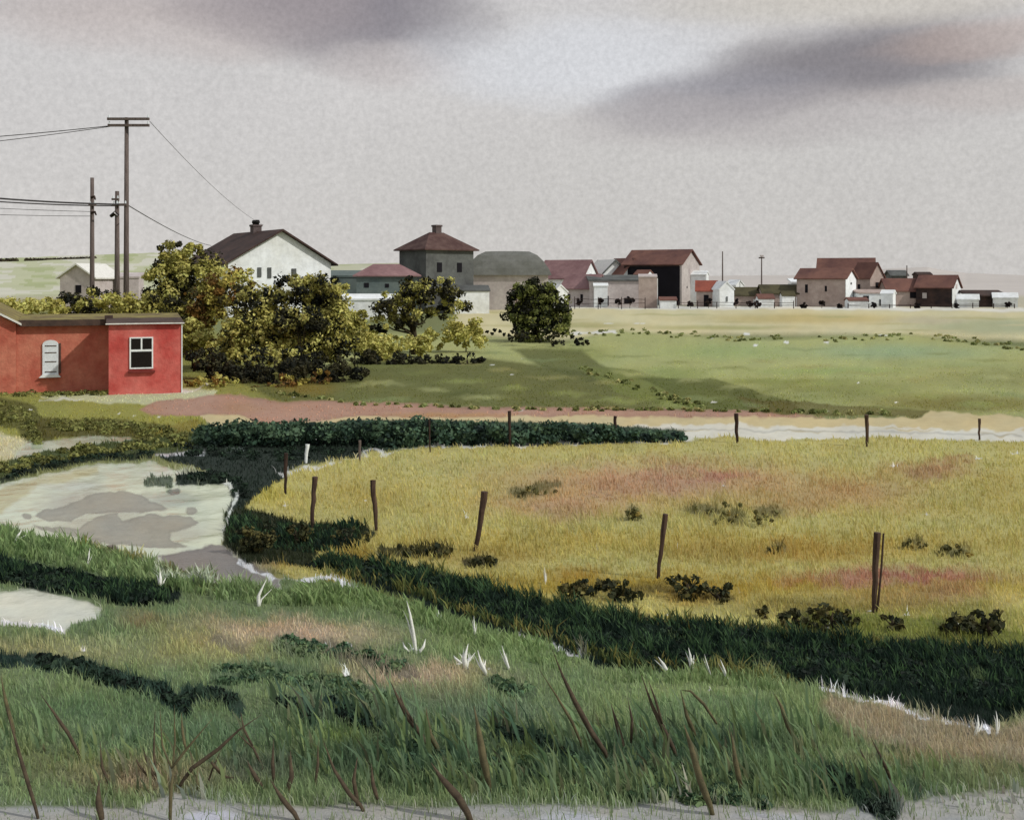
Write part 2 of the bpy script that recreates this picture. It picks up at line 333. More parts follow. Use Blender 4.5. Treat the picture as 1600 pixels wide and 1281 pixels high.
# ditch
P([(478,874),(540,872),(600,880),(660,890),(740,912),(850,940),(950,958),(1100,972),(1250,988),(1400,1000),(1600,1008),(2500,1060),(2500,1170),(1600,1118),(1530,1140),(1450,1112),(1330,1082),(1240,1068),(1190,1040),(1040,1050),(940,1045),(850,1000),(750,980),(640,940),(560,912)], (26,40,31), 1.5, 1)
P([(352,800),(372,790),(400,800),(460,815),(520,822),(570,820),(585,838),(560,852),(500,862),(480,885),(430,880),(380,880),(350,852)], (44,52,30), 1.5, 1, edge=.1)
for x_, y_ in ((700,968),(790,992),(880,1018),(985,1046),(1080,1052),(1160,1042),(1010,978),(1130,984),(1290,1000),(1380,1008),(1480,1012),(930,958),(840,944),(560,892),(620,900),(715,930),(1060,1000),(1210,1020),(1320,1062),(1440,1040),(1530,1062),(1250,1046),(905,990)): E(x_,y_,28,7,(84,104,60),.6,.8,2)
L([(600,862),(700,862)], 9, (44,48,28), 1.5, .9); L([(735,878),(770,878)], 8, (56,56,34), 1.5, .9)
L([(900,928),(960,926),(1060,922),(1140,930)], 7, (84,76,38), 6, .8, None, 3)
L([(1225,965),(1300,968),(1340,972)], 5, (70,74,40), 5, .8, None, 3); L([(1480,978),(1550,978)], 6, (78,80,46), 5, .8, None, 3)
# strokes in the foreground
L([(-20,885),(60,905),(130,915),(200,932),(262,926)], 19, (28,42,32), 1.5, 1, edge=.1)
L([(-20,1032),(30,1034)], 10, (34,54,44), 1.5, 1)
L([(50,1034),(120,1042),(190,1068),(250,1080),(290,1108)], 14, (38,60,48), 1.5, .95)
L([(295,1085),(360,1095),(372,1110)], 12, (40,62,50), 1.5, .9)
L([(440,1098),(480,1108),(492,1130)], 10, (46,72,56), 1.5, .85); L([(515,1100),(560,1125),(588,1142)], 11, (40,64,52), 1.5, .9)
L([(440,1008),(500,1020)], 15, (96,112,78), 2, .8); L([(340,1000),(380,1015)], 9, (120,112,92), 2, .7); L([(510,1012),(560,1030),(640,1050)], 14, (116,108,92), 2, .8)
L([(340,1060),(420,1050),(520,1070),(620,1100)], 16, (84,108,74), 3, .8); L([(770,1070),(830,1085)], 11, (84,104,72), 2, .8)
L([(775,1148),(840,1158),(890,1190)], 11, (40,64,48), 1.5, .85)
L([(1290,1215),(1340,1240),(1390,1268)], 20, (46,70,48), 2, .9); L([(1420,1225),(1430,1240)], 9, (60,82,60), 1.5, .8)
L([(1000,1110),(1100,1100),(1200,1108)], 14, (84,112,74), 3, .5)
# pale dry shore
WH = (222,224,218)
E(575,488,50,14,(216,216,208),.6,.9); E(720,470,30,16,(214,216,214),.6,.9)
L([(1278,1076),(1330,1086),(1400,1104),(1450,1122),(1500,1130),(1540,1140)], 4.5, WH, 1, .95, 4, 1.6)
L([(372,878),(400,890),(432,902),(470,905),(520,902),(545,918),(555,930)], 4, WH, 1, .95, 4, 1.3)
L([(345,912),(300,905),(250,900),(242,880)], 4, (222,226,212), 1, .85, 4, 1.4); L([(210,868),(130,850),(60,836)], 3, (206,206,160), 1, .8, 4, 2)
L([(350,752),(366,770),(362,800),(350,830)], 3, (222,226,212), 1, .9, 4, 1); L([(95,985),(60,976),(0,972)], 3, WH, 1, .8, 4, 1)
L([(440,742),(520,720),(600,704),(700,697),(900,693)], 2.5, WH, 1, .75, 4, 2.2); L([(900,692),(1060,690)], 2.5, WH, 1, .7, 4, 1.5)
L([(880,522),(960,518)], 3, WH, 1, .9, 4, 1); L([(780,985),(850,1000),(910,1022)], 3, WH, 1, .7, 4, 3)
L([(60,622),(130,626)], 2.5, WH, 1, .6, 4, 2); L([(205,612),(300,612),(320,600)], 3, WH, 1, .9, 4, 1)
for (x, y, a, b) in ((186,645,6,3),(250,652,9,3),(208,650,5,3),(48,640,6,2),(206,702,8,3),(430,692,8,3),(492,686,12,2),(572,688,8,3),(668,688,8,3),(730,690,8,3),(762,688,10,3),(820,690,10,3),(880,688,10,3),
    (1398,728,14,2.5),(1528,717,10,2.5),(1586,708,14,3),(1446,804,14,2.5),(932,858,4,3),(1056,855,3,3),(730,808,6,2),(445,790,9,3),(1130,758,5,2),(572,782,4,2),(1044,960,5,4),(1172,990,7,3),(1195,986,5,2),(1240,984,7,3),(1292,980,6,3),(1362,955,8,2),(1416,960,14,3),(1502,980,8,4),(1158,925,4,3),
    (512,1010,10,4),(545,1012,10,5),(132,1015,9,4),(650,1016,18,5),(732,1030,14,5),(756,1044,14,5),(540,1055,10,16),(715,1037,8,3),(1075,1056,9,6),(1110,1078,4,3),(960,520,8,3),(1112,528,8,4),(1165,522,14,4),(1228,535,10,5),(1292,535,8,6),(1380,524,14,3),(1180,540,8,4),(1000,505,20,1.5),(950,505,14,1.5),
    (770,570,8,2),(818,560,12,1.2),(800,585,6,1.5),(1115,628,10,2),(1400,628,8,2),(1290,642,8,2),(810,642,14,2),(900,642,10,2),(640,634,8,2),(460,620,6,1.5),(1340,598,6,2),(600,888,3,6),(668,898,4,3)):
    E(x, y, a, b, WH, .35, .95, .5)

def land(px, py):
    n = len(px); C = np.tile(s2l((120,128,80)), (n, 1)); K = np.zeros(n, np.int8)
    w1x = fb(px/34, py/17, 1) * 9; w1y = fb(px/34, py/17, 11) * 5
    w2x = fb(px/9, py/7, 21, 2) * 3.2; w2y = fb(px/9, py/7, 31, 2) * 2.4
    sc = np.clip((py - 470) / 200, .25, 1.0)
    for lay in LAY:
        kind, g, col, soft, op, cls, warp, edge = lay[:8]
        X = px + (w1x + w2x) * warp * sc; Y = py + (w1y + w2y) * warp * sc
        if kind == 'e':
            cx, cy, rx, ry, ang = g
            q = np.sqrt(((X-cx)/rx)**2 + ((Y-cy)/ry)**2)
            if soft == .35: q = q + .9*np.abs(fb(px/5, py/3, 17, 2)) + .25
            m = np.clip((1 - q) / max(soft, .05), 0, 1); m = m*m*(3-2*m)
            if soft >= .8:
                m = m * (1 + .0 * q)
            m = m * op; idx = np.nonzero(m > 0)[0]
            C[idx] = C[idx] * (1 - m[idx, None]) + col * m[idx, None]; continue
        wd = lay[8] if kind == 'l' else 0
        mg = wd + soft + 6
        idx = np.nonzero((X > g[:,0].min()-mg) & (X < g[:,0].max()+mg) & (Y > g[:,1].min()-mg) & (Y < g[:,1].max()+mg))[0]
        if not len(idx): continue
        x = X[idx]; y = Y[idx]; d2 = np.full(len(idx), 1e9); ins = np.zeros(len(idx), bool)
        m_ = len(g); rng = range(m_) if kind == 'p' else range(m_-1)
        for i in rng:
            ax, ay = g[i]; bx, by = g[(i+1) % m_]
            ex, ey = bx-ax, by-ay; t = np.clip(((x-ax)*ex + (y-ay)*ey) / (ex*ex+ey*ey+1e-9), 0, 1)
            d2 = np.minimum(d2, (x-ax-t*ex)**2 + (y-ay-t*ey)**2)
            if kind == 'p' and ay != by:
                c = ((ay > y) != (by > y)) & (x < (bx-ax)*(y-ay)/(by-ay)+ax); ins ^= c
        d = np.sqrt(d2)
        sd = np.where(ins, -d, d) if kind == 'p' else d - (wd if warp < .5 or cls != 4 else wd*np.clip(.75 + 1.7*fb(x/22, y/9, 19, 2), 0, 1.8))
        m = np.clip(.5 - sd / (2*soft), 0, 1)
        cc = np.tile(col, (len(idx), 1))
        if edge: cc *= (1 - edge * np.exp(-((sd + 1.5) / 1.8)**2))[:, None]
        mo = (m * op)[:, None]
        C[idx] = C[idx] * (1-mo) + cc * mo
        if cls is not None: K[idx[m > .5]] = cls
        else: K[idx[m > .5]] = 0
    f_ = np.clip((py-850)/80, 0, 1)*np.clip((C[:,1]-C[:,0])*25, 0, 1); C = C*(1 + f_[:,None]*np.array([.10,.04,.26])); g_ = np.clip((py-690)/20, 0, 1)*(1-f_); C = C*(1 + g_[:,None]*np.array([0,.02,.08]))
    # washes pooling and thinning out, blooms
    v = 1 + .11 * fb(px/70, py/28, 41) + .09 * fb(px/14, py/9, 51, 2)
    hue = fb(px/45, py/20, 61)
    C = C * v[:, None]; C[:, 0] *= 1 + .06*hue; C[:, 2] *= 1 - .08*hue
    return C, K
def hillz(px, Y):
    kx = [-1500,-400,0,240,330,500,620,850,1100,1250,1330,1390,1450,1510,1600,2000,3500]
    ky = [410,402,405,396,400,414,412,428,431,430,427,420,418,427,430,425,430]
    top = np.interp(px, kx, ky) + 1.2*fb(px/40, px*0+3.3, 77)
    z7 = H + (HOR - top) * 700 / F
    s = np.clip((Y-260)/440, 0, 1); s = s*s*(3-2*s); t = np.clip((Y-700)/900, 0, 1)
    return z7 * s * (1 - t)
rows = [3868, 2600, 2000, 1700, 1550, 1450, 1400] + list(np.arange(1360, 480, -1.35))
Yr = [DY(p) for p in rows] + list(np.geomspace(DY(480)*1.01, 260, 40)) + list(np.linspace(270, 720, 46)) + list(np.linspace(760, 1700, 14)) + [2200, 3000, 4500, 7000, 12000]
cols = np.concatenate([[-9000,-6000,-4000,-2800,-2000,-1500,-1100,-800,-600], np.arange(-450, 2060, 1.9), [2200,2400,2700,3100,3600,4400,6000,8000,11000]])
PX, YY = np.meshgrid(cols, np.array(Yr)); shp = PX.shape; PXf = PX.ravel(); Yf = YY.ravel()
Xw = (PXf - 800) * Yf / F
Z = hillz(PXf, Yf)
Z = Z + np.where(Yf < 200, .03*fb(Xw*1.3, Yf*1.3, 5), 0)
PYf = HOR + F*(H-Z)/Yf
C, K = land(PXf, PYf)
far = Yf > 262
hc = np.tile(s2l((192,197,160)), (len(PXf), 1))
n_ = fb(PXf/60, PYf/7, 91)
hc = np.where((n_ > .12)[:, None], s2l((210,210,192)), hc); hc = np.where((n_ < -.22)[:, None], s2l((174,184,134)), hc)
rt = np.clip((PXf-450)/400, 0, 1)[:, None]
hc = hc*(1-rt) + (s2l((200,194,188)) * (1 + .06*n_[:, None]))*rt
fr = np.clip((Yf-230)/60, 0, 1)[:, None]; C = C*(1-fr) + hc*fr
Z = np.where(K == 1, Z - .0, Z)
V = np.stack([Xw, Yf, Z], 1)
R_, Cc = shp
ii = np.arange(R_*Cc).reshape(shp)
quads = np.stack([ii[:-1,:-1], ii[:-1,1:], ii[1:,1:], ii[1:,:-1]], -1).reshape(-1, 4)
fk = K[quads[:,0]].copy(); fk[Yf[quads[:,0]] > 262] = 9
GK = .84
def submesh(name, sel, material, extraV=None, extraC=None):
    q = quads[sel]; u, inv = np.unique(q, return_inverse=True); f = inv.reshape(-1, 4)
    v = V[u]; c = C[u]*GK; fs = [f]
    if extraV is not None:
        fs = [np.concatenate([f, np.arange(4)[None] + len(v)])]; v = np.concatenate([v, extraV]); c = np.concatenate([c, extraC])
    return npmesh(name, v, fs, material, c)
m_ground = mat_attr('turf soil', .95, 5, .16, .5, 40)
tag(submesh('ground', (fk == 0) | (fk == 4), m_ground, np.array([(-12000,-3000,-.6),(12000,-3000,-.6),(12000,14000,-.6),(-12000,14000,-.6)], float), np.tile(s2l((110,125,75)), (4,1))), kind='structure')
m_hill = mat_attr('distant fields', 1, .05, .12, 0)
tag(submesh('hills', fk == 9, m_hill), kind='structure')
m_track = mat_attr('pale track', .95, 4, .12, .5, 25)
tag(submesh('track', fk == 3, m_track), kind='structure')
m_mud = mat_attr('wet mud', .38, 4, .22, .6, 12, spec=.4)
tag(submesh('mud', fk == 2, m_mud), kind='structure')
m_water = mat_attr('pond water', .1, 1.2, .10, .35, 6, spec=.38)
tag(submesh('water', fk == 1, m_water), kind='structure')

# ------------------------------------------------------------------ grass as blades (ground cover nobody could count)
def grass(name, px, py, hgt, wid, lean, cols_, label, cat, seg=False, mname='grass blades'):
    """hgt, wid, lean: arrays in metres"""
    n = len(px); Y = F*H/(py-HOR); X = (px-800)*Y/F
    a = RNG.uniform(-.9, .9, n); dx = np.cos(a)*wid/2; dy = np.sin(a)*wid/2
    B0 = np.stack([X-dx, Y-dy, np.full(n, -.02)], 1); B1 = np.stack([X+dx, Y+dy, np.full(n, -.02)], 1)
    lx = lean[0]; ly = lean[1]
    M0 = np.stack([X-dx*.8+lx*.35, Y-dy*.8+ly*.35, hgt*.55], 1); M1 = np.stack([X+dx*.8+lx*.35, Y+dy*.8+ly*.35, hgt*.55], 1)
    T_ = np.stack([X+lx, Y+ly, hgt], 1)
    v = np.concatenate([B0, B1, M1, M0, T_]); i = np.arange(n)
    q = np.stack([i, i+n, i+2*n, i+3*n], 1); t = np.stack([i+3*n, i+2*n, i+4*n], 1)
    c = np.tile(cols_, (5, 1))
    o = npmesh(name, v, [q, t], mat_attr(mname, .8, 3, .08, 0, transl=.38), c)
    tag(o, label, cat, kind='stuff'); return o
def jitter(c, a=.14): return c * (1 + RNG.uniform(-a, a, (len(c), 1))) * (1 + RNG.uniform(-.05, .05, c.shape))
n = 290000
px = RNG.uniform(-380, 2150, n); py = 520 + (1345-520) * RNG.uniform(0, 1, n)**1.1
c, k = land(px, py); keep = ((k == 0) | ((k == 4) & (RNG.uniform(0, 1, n) < np.where(py > 1200, .12, .35)))) & (RNG.uniform(0, 1, n) < .97)
c[(k == 4) & (py > 1200)] = s2l((104,118,84))
px, py, c = px[keep], py[keep], c[keep]; n = len(px); Y = F*H/(py-HOR)
hg = RNG.uniform(.03, .10, n) * np.clip(1.35 - Y/60, .5, 1.2) * (1 + .7*(fb(px/40, py/20, 71) > .15))
hg = np.where(py < 650, hg*.55, hg); hg = np.where(py > 880, hg*.72, hg)
grass('meadow_grass', px, py, hg, Y*RNG.uniform(.9, 2.0, n)/F, (RNG.normal(-.15, .35, n)*hg, RNG.normal(0, .3, n)*hg), jitter(c*GK*np.interp(py, [500,640,700,880,940,1000,1300], [1.75,1.75,1.4,1.35,1.8,2.25,2.2])[:, None]), 'short meadow grass covering the golden field and green banks', 'grass')
# scattered blades on bare soil / shore
# dark sedge in the ditch and other dark stands
def in_strip(pts, wd, n, jit=1.0):
    pts = np.array(pts, float); seg = np.hypot(*(pts[1:]-pts[:-1]).T); cs = np.concatenate([[0], np.cumsum(seg)])
    t = RNG.uniform(0, cs[-1], n); x = np.interp(t, cs, pts[:,0]); y = np.interp(t, cs, pts[:,1])
    w_ = np.interp(t, cs, wd) if hasattr(wd, '__len__') else wd
    return x + RNG.normal(0, 5, n), y + RNG.uniform(-1, 1, n)*w_*jit
def sedge(name, strips, hpx, cset, label, cat, lean=-.15, wpx=3.0, spread=.35, bright=1.7, local=0):
    X, Y_, Hh, Cc_ = [], [], [], []
    for pts, wd, n, hs in strips:
        x, y = in_strip(pts, wd, n); X.append(x); Y_.append(y); Hh.append(np.full(n, hs))
        cl = fb(x/16, y/8, 13); ci = np.clip(((cl+.5)*len(cset)).astype(int), 0, len(cset)-1)
        Cc_.append(np.array([s2l(q) for q in cset])[ci])
    x = np.concatenate(X); y = np.concatenate(Y_); hs = np.concatenate(Hh); c = np.concatenate(Cc_); n = len(x)
    if local: lc, _k = land(x, y); c = c*(1-local) + lc*local
    D = F*H/(y-HOR); hh = hs*RNG.uniform(.35, 1.0, n)**1.2 * D/F * hpx * np.clip(.85 + 1.3*fb(x/26, y/14, 23, 2), .3, 1.7)
    return grass(name, x, y, hh, D*RNG.uniform(.6, 1.3, n)*wpx/F, (RNG.normal(lean, spread, n)*hh, RNG.normal(0, .25, n)*hh), jitter(c*GK*bright, .25), label, cat)
ditch = [(500,884),(580,893),(660,912),(760,945),(860,972),(960,1002),(1100,1012),(1250,1030),(1400,1050),(1600,1070),(1800,1090)]
dw = [4,8,15,21,23,31,30,32,40,46,50]
sedge('sedge', [(ditch, dw, 15000, 24), ([(p[0], p[1]-w_+4) for p, w_ in zip(ditch, dw)], 5, 1500, 30), ([(-40,885),(60,905),(130,915),(200,932),(258,926)], 15, 2600, 20),
    ([(360,830),(420,838),(480,845),(560,838)], 20, 2200, 18)], 1.0, [(22,38,30),(30,50,36),(60,86,54),(24,42,32),(44,68,44)], 'dark green sedge crowding the ditch that crosses the field', 'sedge')
sedge('green_grass', [([(-60,845),(60,862),(150,880),(240,905),(330,915)], 16, 2600, 28), ([(340,925),(440,935),(560,935),(640,955)], 12, 1800, 24), ([(950,1060),(1100,1062),(1230,1075)], 8, 500, 24),
    ([(640,960),(760,1000),(880,1035)], 16, 900, 20)], 1.0, [(116,138,86),(128,150,98),(100,124,72)], 'bright green grass tufts between pond and dark sedge', 'grass', wpx=3.2, bright=1.75, local=.4)
sedge('tall_grass', [([(-60,1180),(300,1200),(420,1195)], 50, 260, 50), ([(420,1150),(700,1180),(1000,1190),(1280,1190)], 58, 1000, 62), ([(560,1215),(800,1232),(1100,1232),(1420,1240)], 22, 420, 62), ([(1240,1150),(1500,1230),(1620,1240)], 36, 160, 36)],
    1.0, [(66,92,68),(78,106,74),(92,120,80),(108,124,68),(58,82,64),(92,80,62)], 'tall blue green grass leaning left in the foreground', 'grass', lean=-.34, wpx=5.6, spread=.22, bright=1.8, local=.5)
up_ = [(p[0], p[1]-w_-2) for p, w_ in zip(ditch, dw)]; dn_ = [(p[0], p[1]+w_+3) for p, w_ in zip(ditch, dw)]
sedge('bank_grass', [(up_, 7, 2200, 24), (dn_[:8], 6, 1300, 24), ([(340,925),(300,905),(240,880),(130,850)], 5, 500, 18)], 1.0, [(112,116,58),(84,98,52),(132,126,66),(60,80,48)], 'olive bank grass thinning out along both edges of the ditch', 'grass', local=.25)
# leafy ground cover: dab-like leaves close to the ground
LB = 1.6
def leafcloud(name, cen, rad, nper, size, palette, material, parent=None, flat=.7, cseed=0, zmin=-.05, world0=(0,0,0), clump=5):
    """clusters of small rounded leaves; cen (m,3), rad (m,3)"""
    cen = np.asarray(cen, float); rad = np.asarray(rad, float); m = len(cen)
    pal = np.array([s2l(p) for p in palette])
    ci = RNG.integers(0, len(pal), m)
    Vs, Cs = [], []
    N_ = nper * m; own = np.repeat(np.arange(m), nper)
    d = RNG.normal(size=(N_, 3)); d /= np.linalg.norm(d, axis=1)[:, None]
    r = RNG.uniform(.45, 1.05, N_)[:, None]
    p = cen[own] + d*r*rad[own]
    ok = p[:, 2] > zmin; p = p[ok]; d = d[ok]; own = own[ok]; N_ = len(p)
    nrm = d*.8 + RNG.normal(size=(N_, 3))*.55 + np.array([0, 0, .25]); nrm /= np.linalg.norm(nrm, axis=1)[:, None]
    a = np.cross(nrm, RNG.normal(size=(N_, 3))); a /= np.linalg.norm(a, axis=1)[:, None]; b = np.cross(nrm, a)
    s = size * RNG.uniform(.5, 1.25, N_)[:, None]; 
    ang = np.array([0, 60, 120, 180, 240, 300]) * math.pi/180; asp = RNG.uniform(.5, .8, N_)[:, None]
    vv = np.stack([p + a*s*math.cos(t)*(1.0) + b*s*asp*math.sin(t) + nrm*s*.18*math.cos(2*t) for t in ang], 1).reshape(-1, 3)
    i = np.arange(N_*6).reshape(-1, 6)
    cc = pal[ci[own]]; cc = np.where((RNG.uniform(size=N_) < .09)[:, None], pal[RNG.integers(0, len(pal), N_)], cc)
    cc = jitter(cc*GK*LB, .22); cc = np.repeat(cc, 6, 0)
    return npmesh(name, vv - np.array(world0), [i], material, cc, parent)
m_leaf = mat_attr('leaves', .75, 2.5, .10, 0, transl=.22)
cen, rad = [], []
def coverstrip(pts, wd, n, rpx, out, tall=1.0):
    x, y = in_strip(pts, wd, n)
    for a, b in zip(x, y):
        D = DY(b); r = rpx*D/F*random.uniform(.6, 1.2); out[0].append(((a-800)*D/F, D, r*.3*tall)); out[1].append((r*1.3, r*1.3, r*tall*.8))
dk = ([], [])
coverstrip(ditch, np.array(dw)*.8, 420, 10, dk)
coverstrip([(-20,885),(60,905),(130,915),(200,932),(262,926)], 14, 90, 9, dk)
coverstrip([(0,752),(60,730),(160,716),(236,712)], 3, 40, 6, dk)
coverstrip([(280,702),(400,712),(450,712),(590,694)], 9, 90, 7, dk); coverstrip([(290,748),(350,748),(385,770)], 8, 34, 7, dk)
coverstrip([(50,1034),(120,1042),(190,1068),(250,1080),(290,1108)], 9, 70, 8, dk); coverstrip([(295,1085),(360,1095),(372,1110)], 8, 24, 8, dk)
coverstrip([(515,1100),(560,1125),(588,1142)], 8, 24, 8, dk); coverstrip([(775,1148),(840,1158),(890,1190)], 8, 26, 8, dk); coverstrip([(1290,1215),(1340,1240),(1390,1268)], 16, 40, 9, dk)
coverstrip([(440,1098),(480,1108),(492,1130)], 7, 18, 8, dk)
tag(leafcloud('ground_cover', dk[0], dk[1], 46, .035, [(24,38,30),(30,46,34),(20,30,24),(40,58,42)], m_leaf), 'dark low leafy plants lining ditch, pond edge and foreground hollows', 'ground cover', kind='stuff')
gk = ([], [])
coverstrip([(-60,619),(60,618),(170,616),(290,608)], 2, 60, 7, gk)
coverstrip([(-20,640),(40,655),(60,690)], 16, 40, 8, gk); coverstrip([(70,668),(160,668),(250,676),(290,690)], 10, 90, 7, gk); coverstrip([(0,735),(60,720),(130,706),(220,698),(300,686)], 8, 90, 7, gk)

tag(leafcloud('weeds', gk[0], gk[1], 40, .045, [(96,98,48),(112,114,58),(80,82,40),(120,124,66)], m_leaf), 'olive weeds on the turf below the red shed and along the near bank', 'weeds', kind='stuff')

fk_ = ([], [])
coverstrip([(340,1060),(420,1050),(520,1070),(620,1100)], 12, 60, 8, fk_); coverstrip([(440,1008),(500,1020)], 10, 24, 8, fk_); coverstrip([(770,1070),(830,1085)], 8, 20, 8, fk_); coverstrip([(520,1010),(640,1050)], 8, 30, 7, fk_)
coverstrip([(560,1180),(700,1200),(900,1215),(1100,1225),(1200,1240)], 26, 150, 9, fk_); coverstrip([(1010,1240),(1150,1250)], 8, 20, 8, fk_)
tag(leafcloud('leafy_plants', fk_[0], fk_[1], 36, .038, [(66,92,64),(80,106,74),(54,78,58),(96,116,78)], m_leaf), 'soft sage green leafy plants scattered through the foreground grass', 'leafy plants', kind='stuff')
tk = ([], [])
coverstrip([(890,522),(1000,520),(1150,530),(1300,530),(1450,526),(1600,545)], 5, 110, 3.2, tk); coverstrip([(900,577),(960,590),(1040,622),(1100,638)], 4, 40, 3.5, tk); coverstrip([(400,610),(560,632),(800,640),(1100,642),(1420,648)], 2, 90, 3, tk)
tag(leafcloud('tussocks', tk[0], tk[1], 22, .09, [(110,118,62),(92,98,50),(128,138,80),(150,148,92)], m_leaf), 'ragged tussocks along the edges of the green slope', 'tussocks', kind='stuff')

# ------------------------------------------------------------------ trees and shrubs
m_bark = mat('bark', (70,60,42), .9, .4, 4, (48,42,30), True)
OLIVE = [(168,164,88),(180,176,98),(162,158,80),(150,144,70),(120,116,56),(40,40,24)]
OLDARK = [(36,36,22),(30,30,20),(50,48,28),(28,30,22),(96,92,46),(140,134,66)]
DARK = [(30,32,22),(26,30,24),(40,40,26),(56,54,32)]
BROWN = [(112,82,34),(150,140,66),(164,154,72),(90,66,30),(60,56,28)]
GREEN = [(84,92,44),(106,112,56),(48,54,30),(34,38,24),(120,124,62)]
def plant(name, label, cat, ells, Y, palette, group=None, trunk=None, dens=1.0, size=None, dep=.8):
    """ells: (px, py, rx, ry[, palette]) lobes of the crown seen from the road side, at distance Y"""
    k = Y/F; base = Vector(((sum(e[0] for e in ells)/len(ells)-800)*k if trunk is None else (trunk-800)*k, Y, 0))
    root = empty(name, base); cen, rad, pals = [], [], []
    for e in ells:
        n = max(10, int(e[2]*e[3]/36*dens))
        for _ in range(n):
            while True:
                u, v, w_ = (random.uniform(-1, 1) for _ in range(3))
                if u*u+v*v+w_*w_ < 1: break
            r = random.uniform(.16, .42)*min(e[2], e[3])*k*1.15
            c_ = AT(e[0]+u*e[2]*.98, e[1]+v*e[3]*.96, Y); c_.y += w_*e[2]*k*dep
            cen.append(c_); rad.append((r*1.25, r*1.25, r))
    sz = size or max(.045, 2.7*k)
    nper = int(max(18, min(90, 1.0*np.mean([q[0] for q in rad])**2/(sz**2)*5)))
    leafcloud('crown' if trunk is not None else 'foliage', cen, rad, nper, sz, palette, m_leaf, root, world0=tuple(base))
    if trunk is None and ells[0][2] > 3*ells[0][3]: return tag(root, label, cat, group)
    mb = MB(); top = max(c_[2] for c_ in cen)
    th = .1*top*.32 if trunk is not None else .03
    th = max(th, .03)
    mb.tube([(0,0,-.1),(th*.5,0,top*.25),(-th*.3,0,top*.5),(th*.2,0,top*.8)], [th*1.2, th, th*.7, th*.25])
    idx = random.sample(range(len(cen)), min(len(cen), 9 if trunk is not None else 5))
    for i in idx:
        t = Vector(cen[i]) - base; z0 = top*random.uniform(.18, .5)
        mb.tube([(0,0,z0), tuple(t*.5 + Vector((0,0,z0*.35))), tuple(t)], [th*.5, th*.32, th*.12], 5)
    mb.build('trunk' if trunk is not None else 'stem', m_bark, root, smooth=True)
    return tag(root, label, cat, group)
plant('tree', 'rounded olive tree left of the white farmhouse, its top level with the dark roof', 'tree', [(285,395,38,20),(262,428,38,28),(308,425,38,34),(262,465,42,28),(320,470,34,34),(290,500,36,26)], 56, OLIVE, trunk=287)
plant('bush', 'brown tinged bush just right of the red shed', 'bush', [(322,480,30,34),(345,455,26,32),(312,522,30,26)], 50, BROWN)
plant('bush', 'large olive bush hiding the foot of the white farmhouse', 'bush', [(405,485,48,38),(455,455,40,24),(505,450,40,24),(515,490,34,38),(440,520,66,38),(495,535,52,30),(380,530,40,34)], 48, OLIVE[:5]+DARK[:2], dens=1.1)
plant('tree', 'small olive tree with bare forked trunk in front of the hip roofed house', 'tree', [(622,478,42,22,),(668,450,46,22),(700,472,34,24),(605,503,34,14),(655,492,44,20),(590,515,22,11),(640,462,40,20)], 58, OLIVE[:3]+OLDARK[:5], trunk=646)
plant('tree', 'dense dark green tree standing alone left of the wheat strip', 'tree', [(838,452,38,18),(812,482,24,30),(850,482,38,28),(880,498,18,18),(845,512,46,22),(838,485,30,40)], 70, GREEN+DARK[:1], trunk=838, dens=1.3)
plant('bush', 'pale olive bush round the foot of the forked tree', 'bush', [(580,530,26,14),(620,535,30,14),(700,520,34,16),(668,540,36,10)], 60, OLIVE[:4])
for ells, Y, pal, lab in (([(370,520,30,24),(352,545,34,20)],47,OLIVE,'olive bush bridging the shed tree and the large bush'),([(548,520,34,26),(560,495,22,16)],50,OLIVE[:5],'yellow green bush right of the large olive bush'),([(585,540,36,26)],54,OLIVE[:4],'low yellow green bush between the large bush and the forked tree'),([(728,520,34,24)],60,OLIVE[:4],'small yellow green bush right of the forked tree'),([(300,530,26,30)],49,OLIVE[:4],'olive bush against the right side of the red shed'),([(425,555,60,18)],45,OLIVE[:3]+DARK[:1],'long low yellow green bush under the large olive bush'),
        ([(640,540,44,18)],56,OLIVE[:4],'yellow green bush wrapped round the forked trunk'),([(465,584,75,24),(380,590,50,20),(540,582,40,16)],43,DARK,'long dark low bush above the brown bank'),([(350,595,40,14)],41,OLIVE[:4]+BROWN[:1],'yellow green bush at the start of the brown bank'),([(505,465,26,26)],52,DARK+OLIVE[:2],'dark crowned bush under the right eave of the farmhouse'),([(470,500,40,22)],46.5,DARK+OLIVE[:1],'dark mass of leaves in the middle of the large olive bush'),([(375,440,22,26)],60,OLIVE[:3]+BROWN[:1],'bright bush at the left foot of the white gable')):
    plant('bush', lab, 'bush', ells, Y, pal, group='olive bushes between shed and forked tree', dens=1.3)
for i, (ells, Y, lab) in enumerate([
    ([(318,560,32,22),(345,578,36,18)], 44, 'dark shrub beside the right wall of the red shed'),
    ([(398,585,42,18)], 43, 'dark shrub below the large olive bush, second from the red shed'),
    ([(455,570,42,18),(480,560,30,12)], 45, 'dark shrub below the large olive bush, third from the red shed'),
    ([(530,560,44,14),(500,548,30,10)], 48, 'dark low shrub at the right end of the large olive bush')]):
    plant('shrub', lab, 'shrub', ells, Y, DARK, group='dark shrubs under the farmhouse bushes')
for (x, y, rx, ry, Y, lab) in ((300,598,16,9,41,'small ochre shrub at the right foot of the red shed'),(430,600,40,14,41,'ochre brown shrub nearest the brown bank'),(500,592,34,14,42,'ochre shrub at the left end of the dark green slope')):
    plant('shrub', lab, 'shrub', [(x,y,rx,ry)], Y, BROWN[:4], group='ochre shrubs on the brown bank')
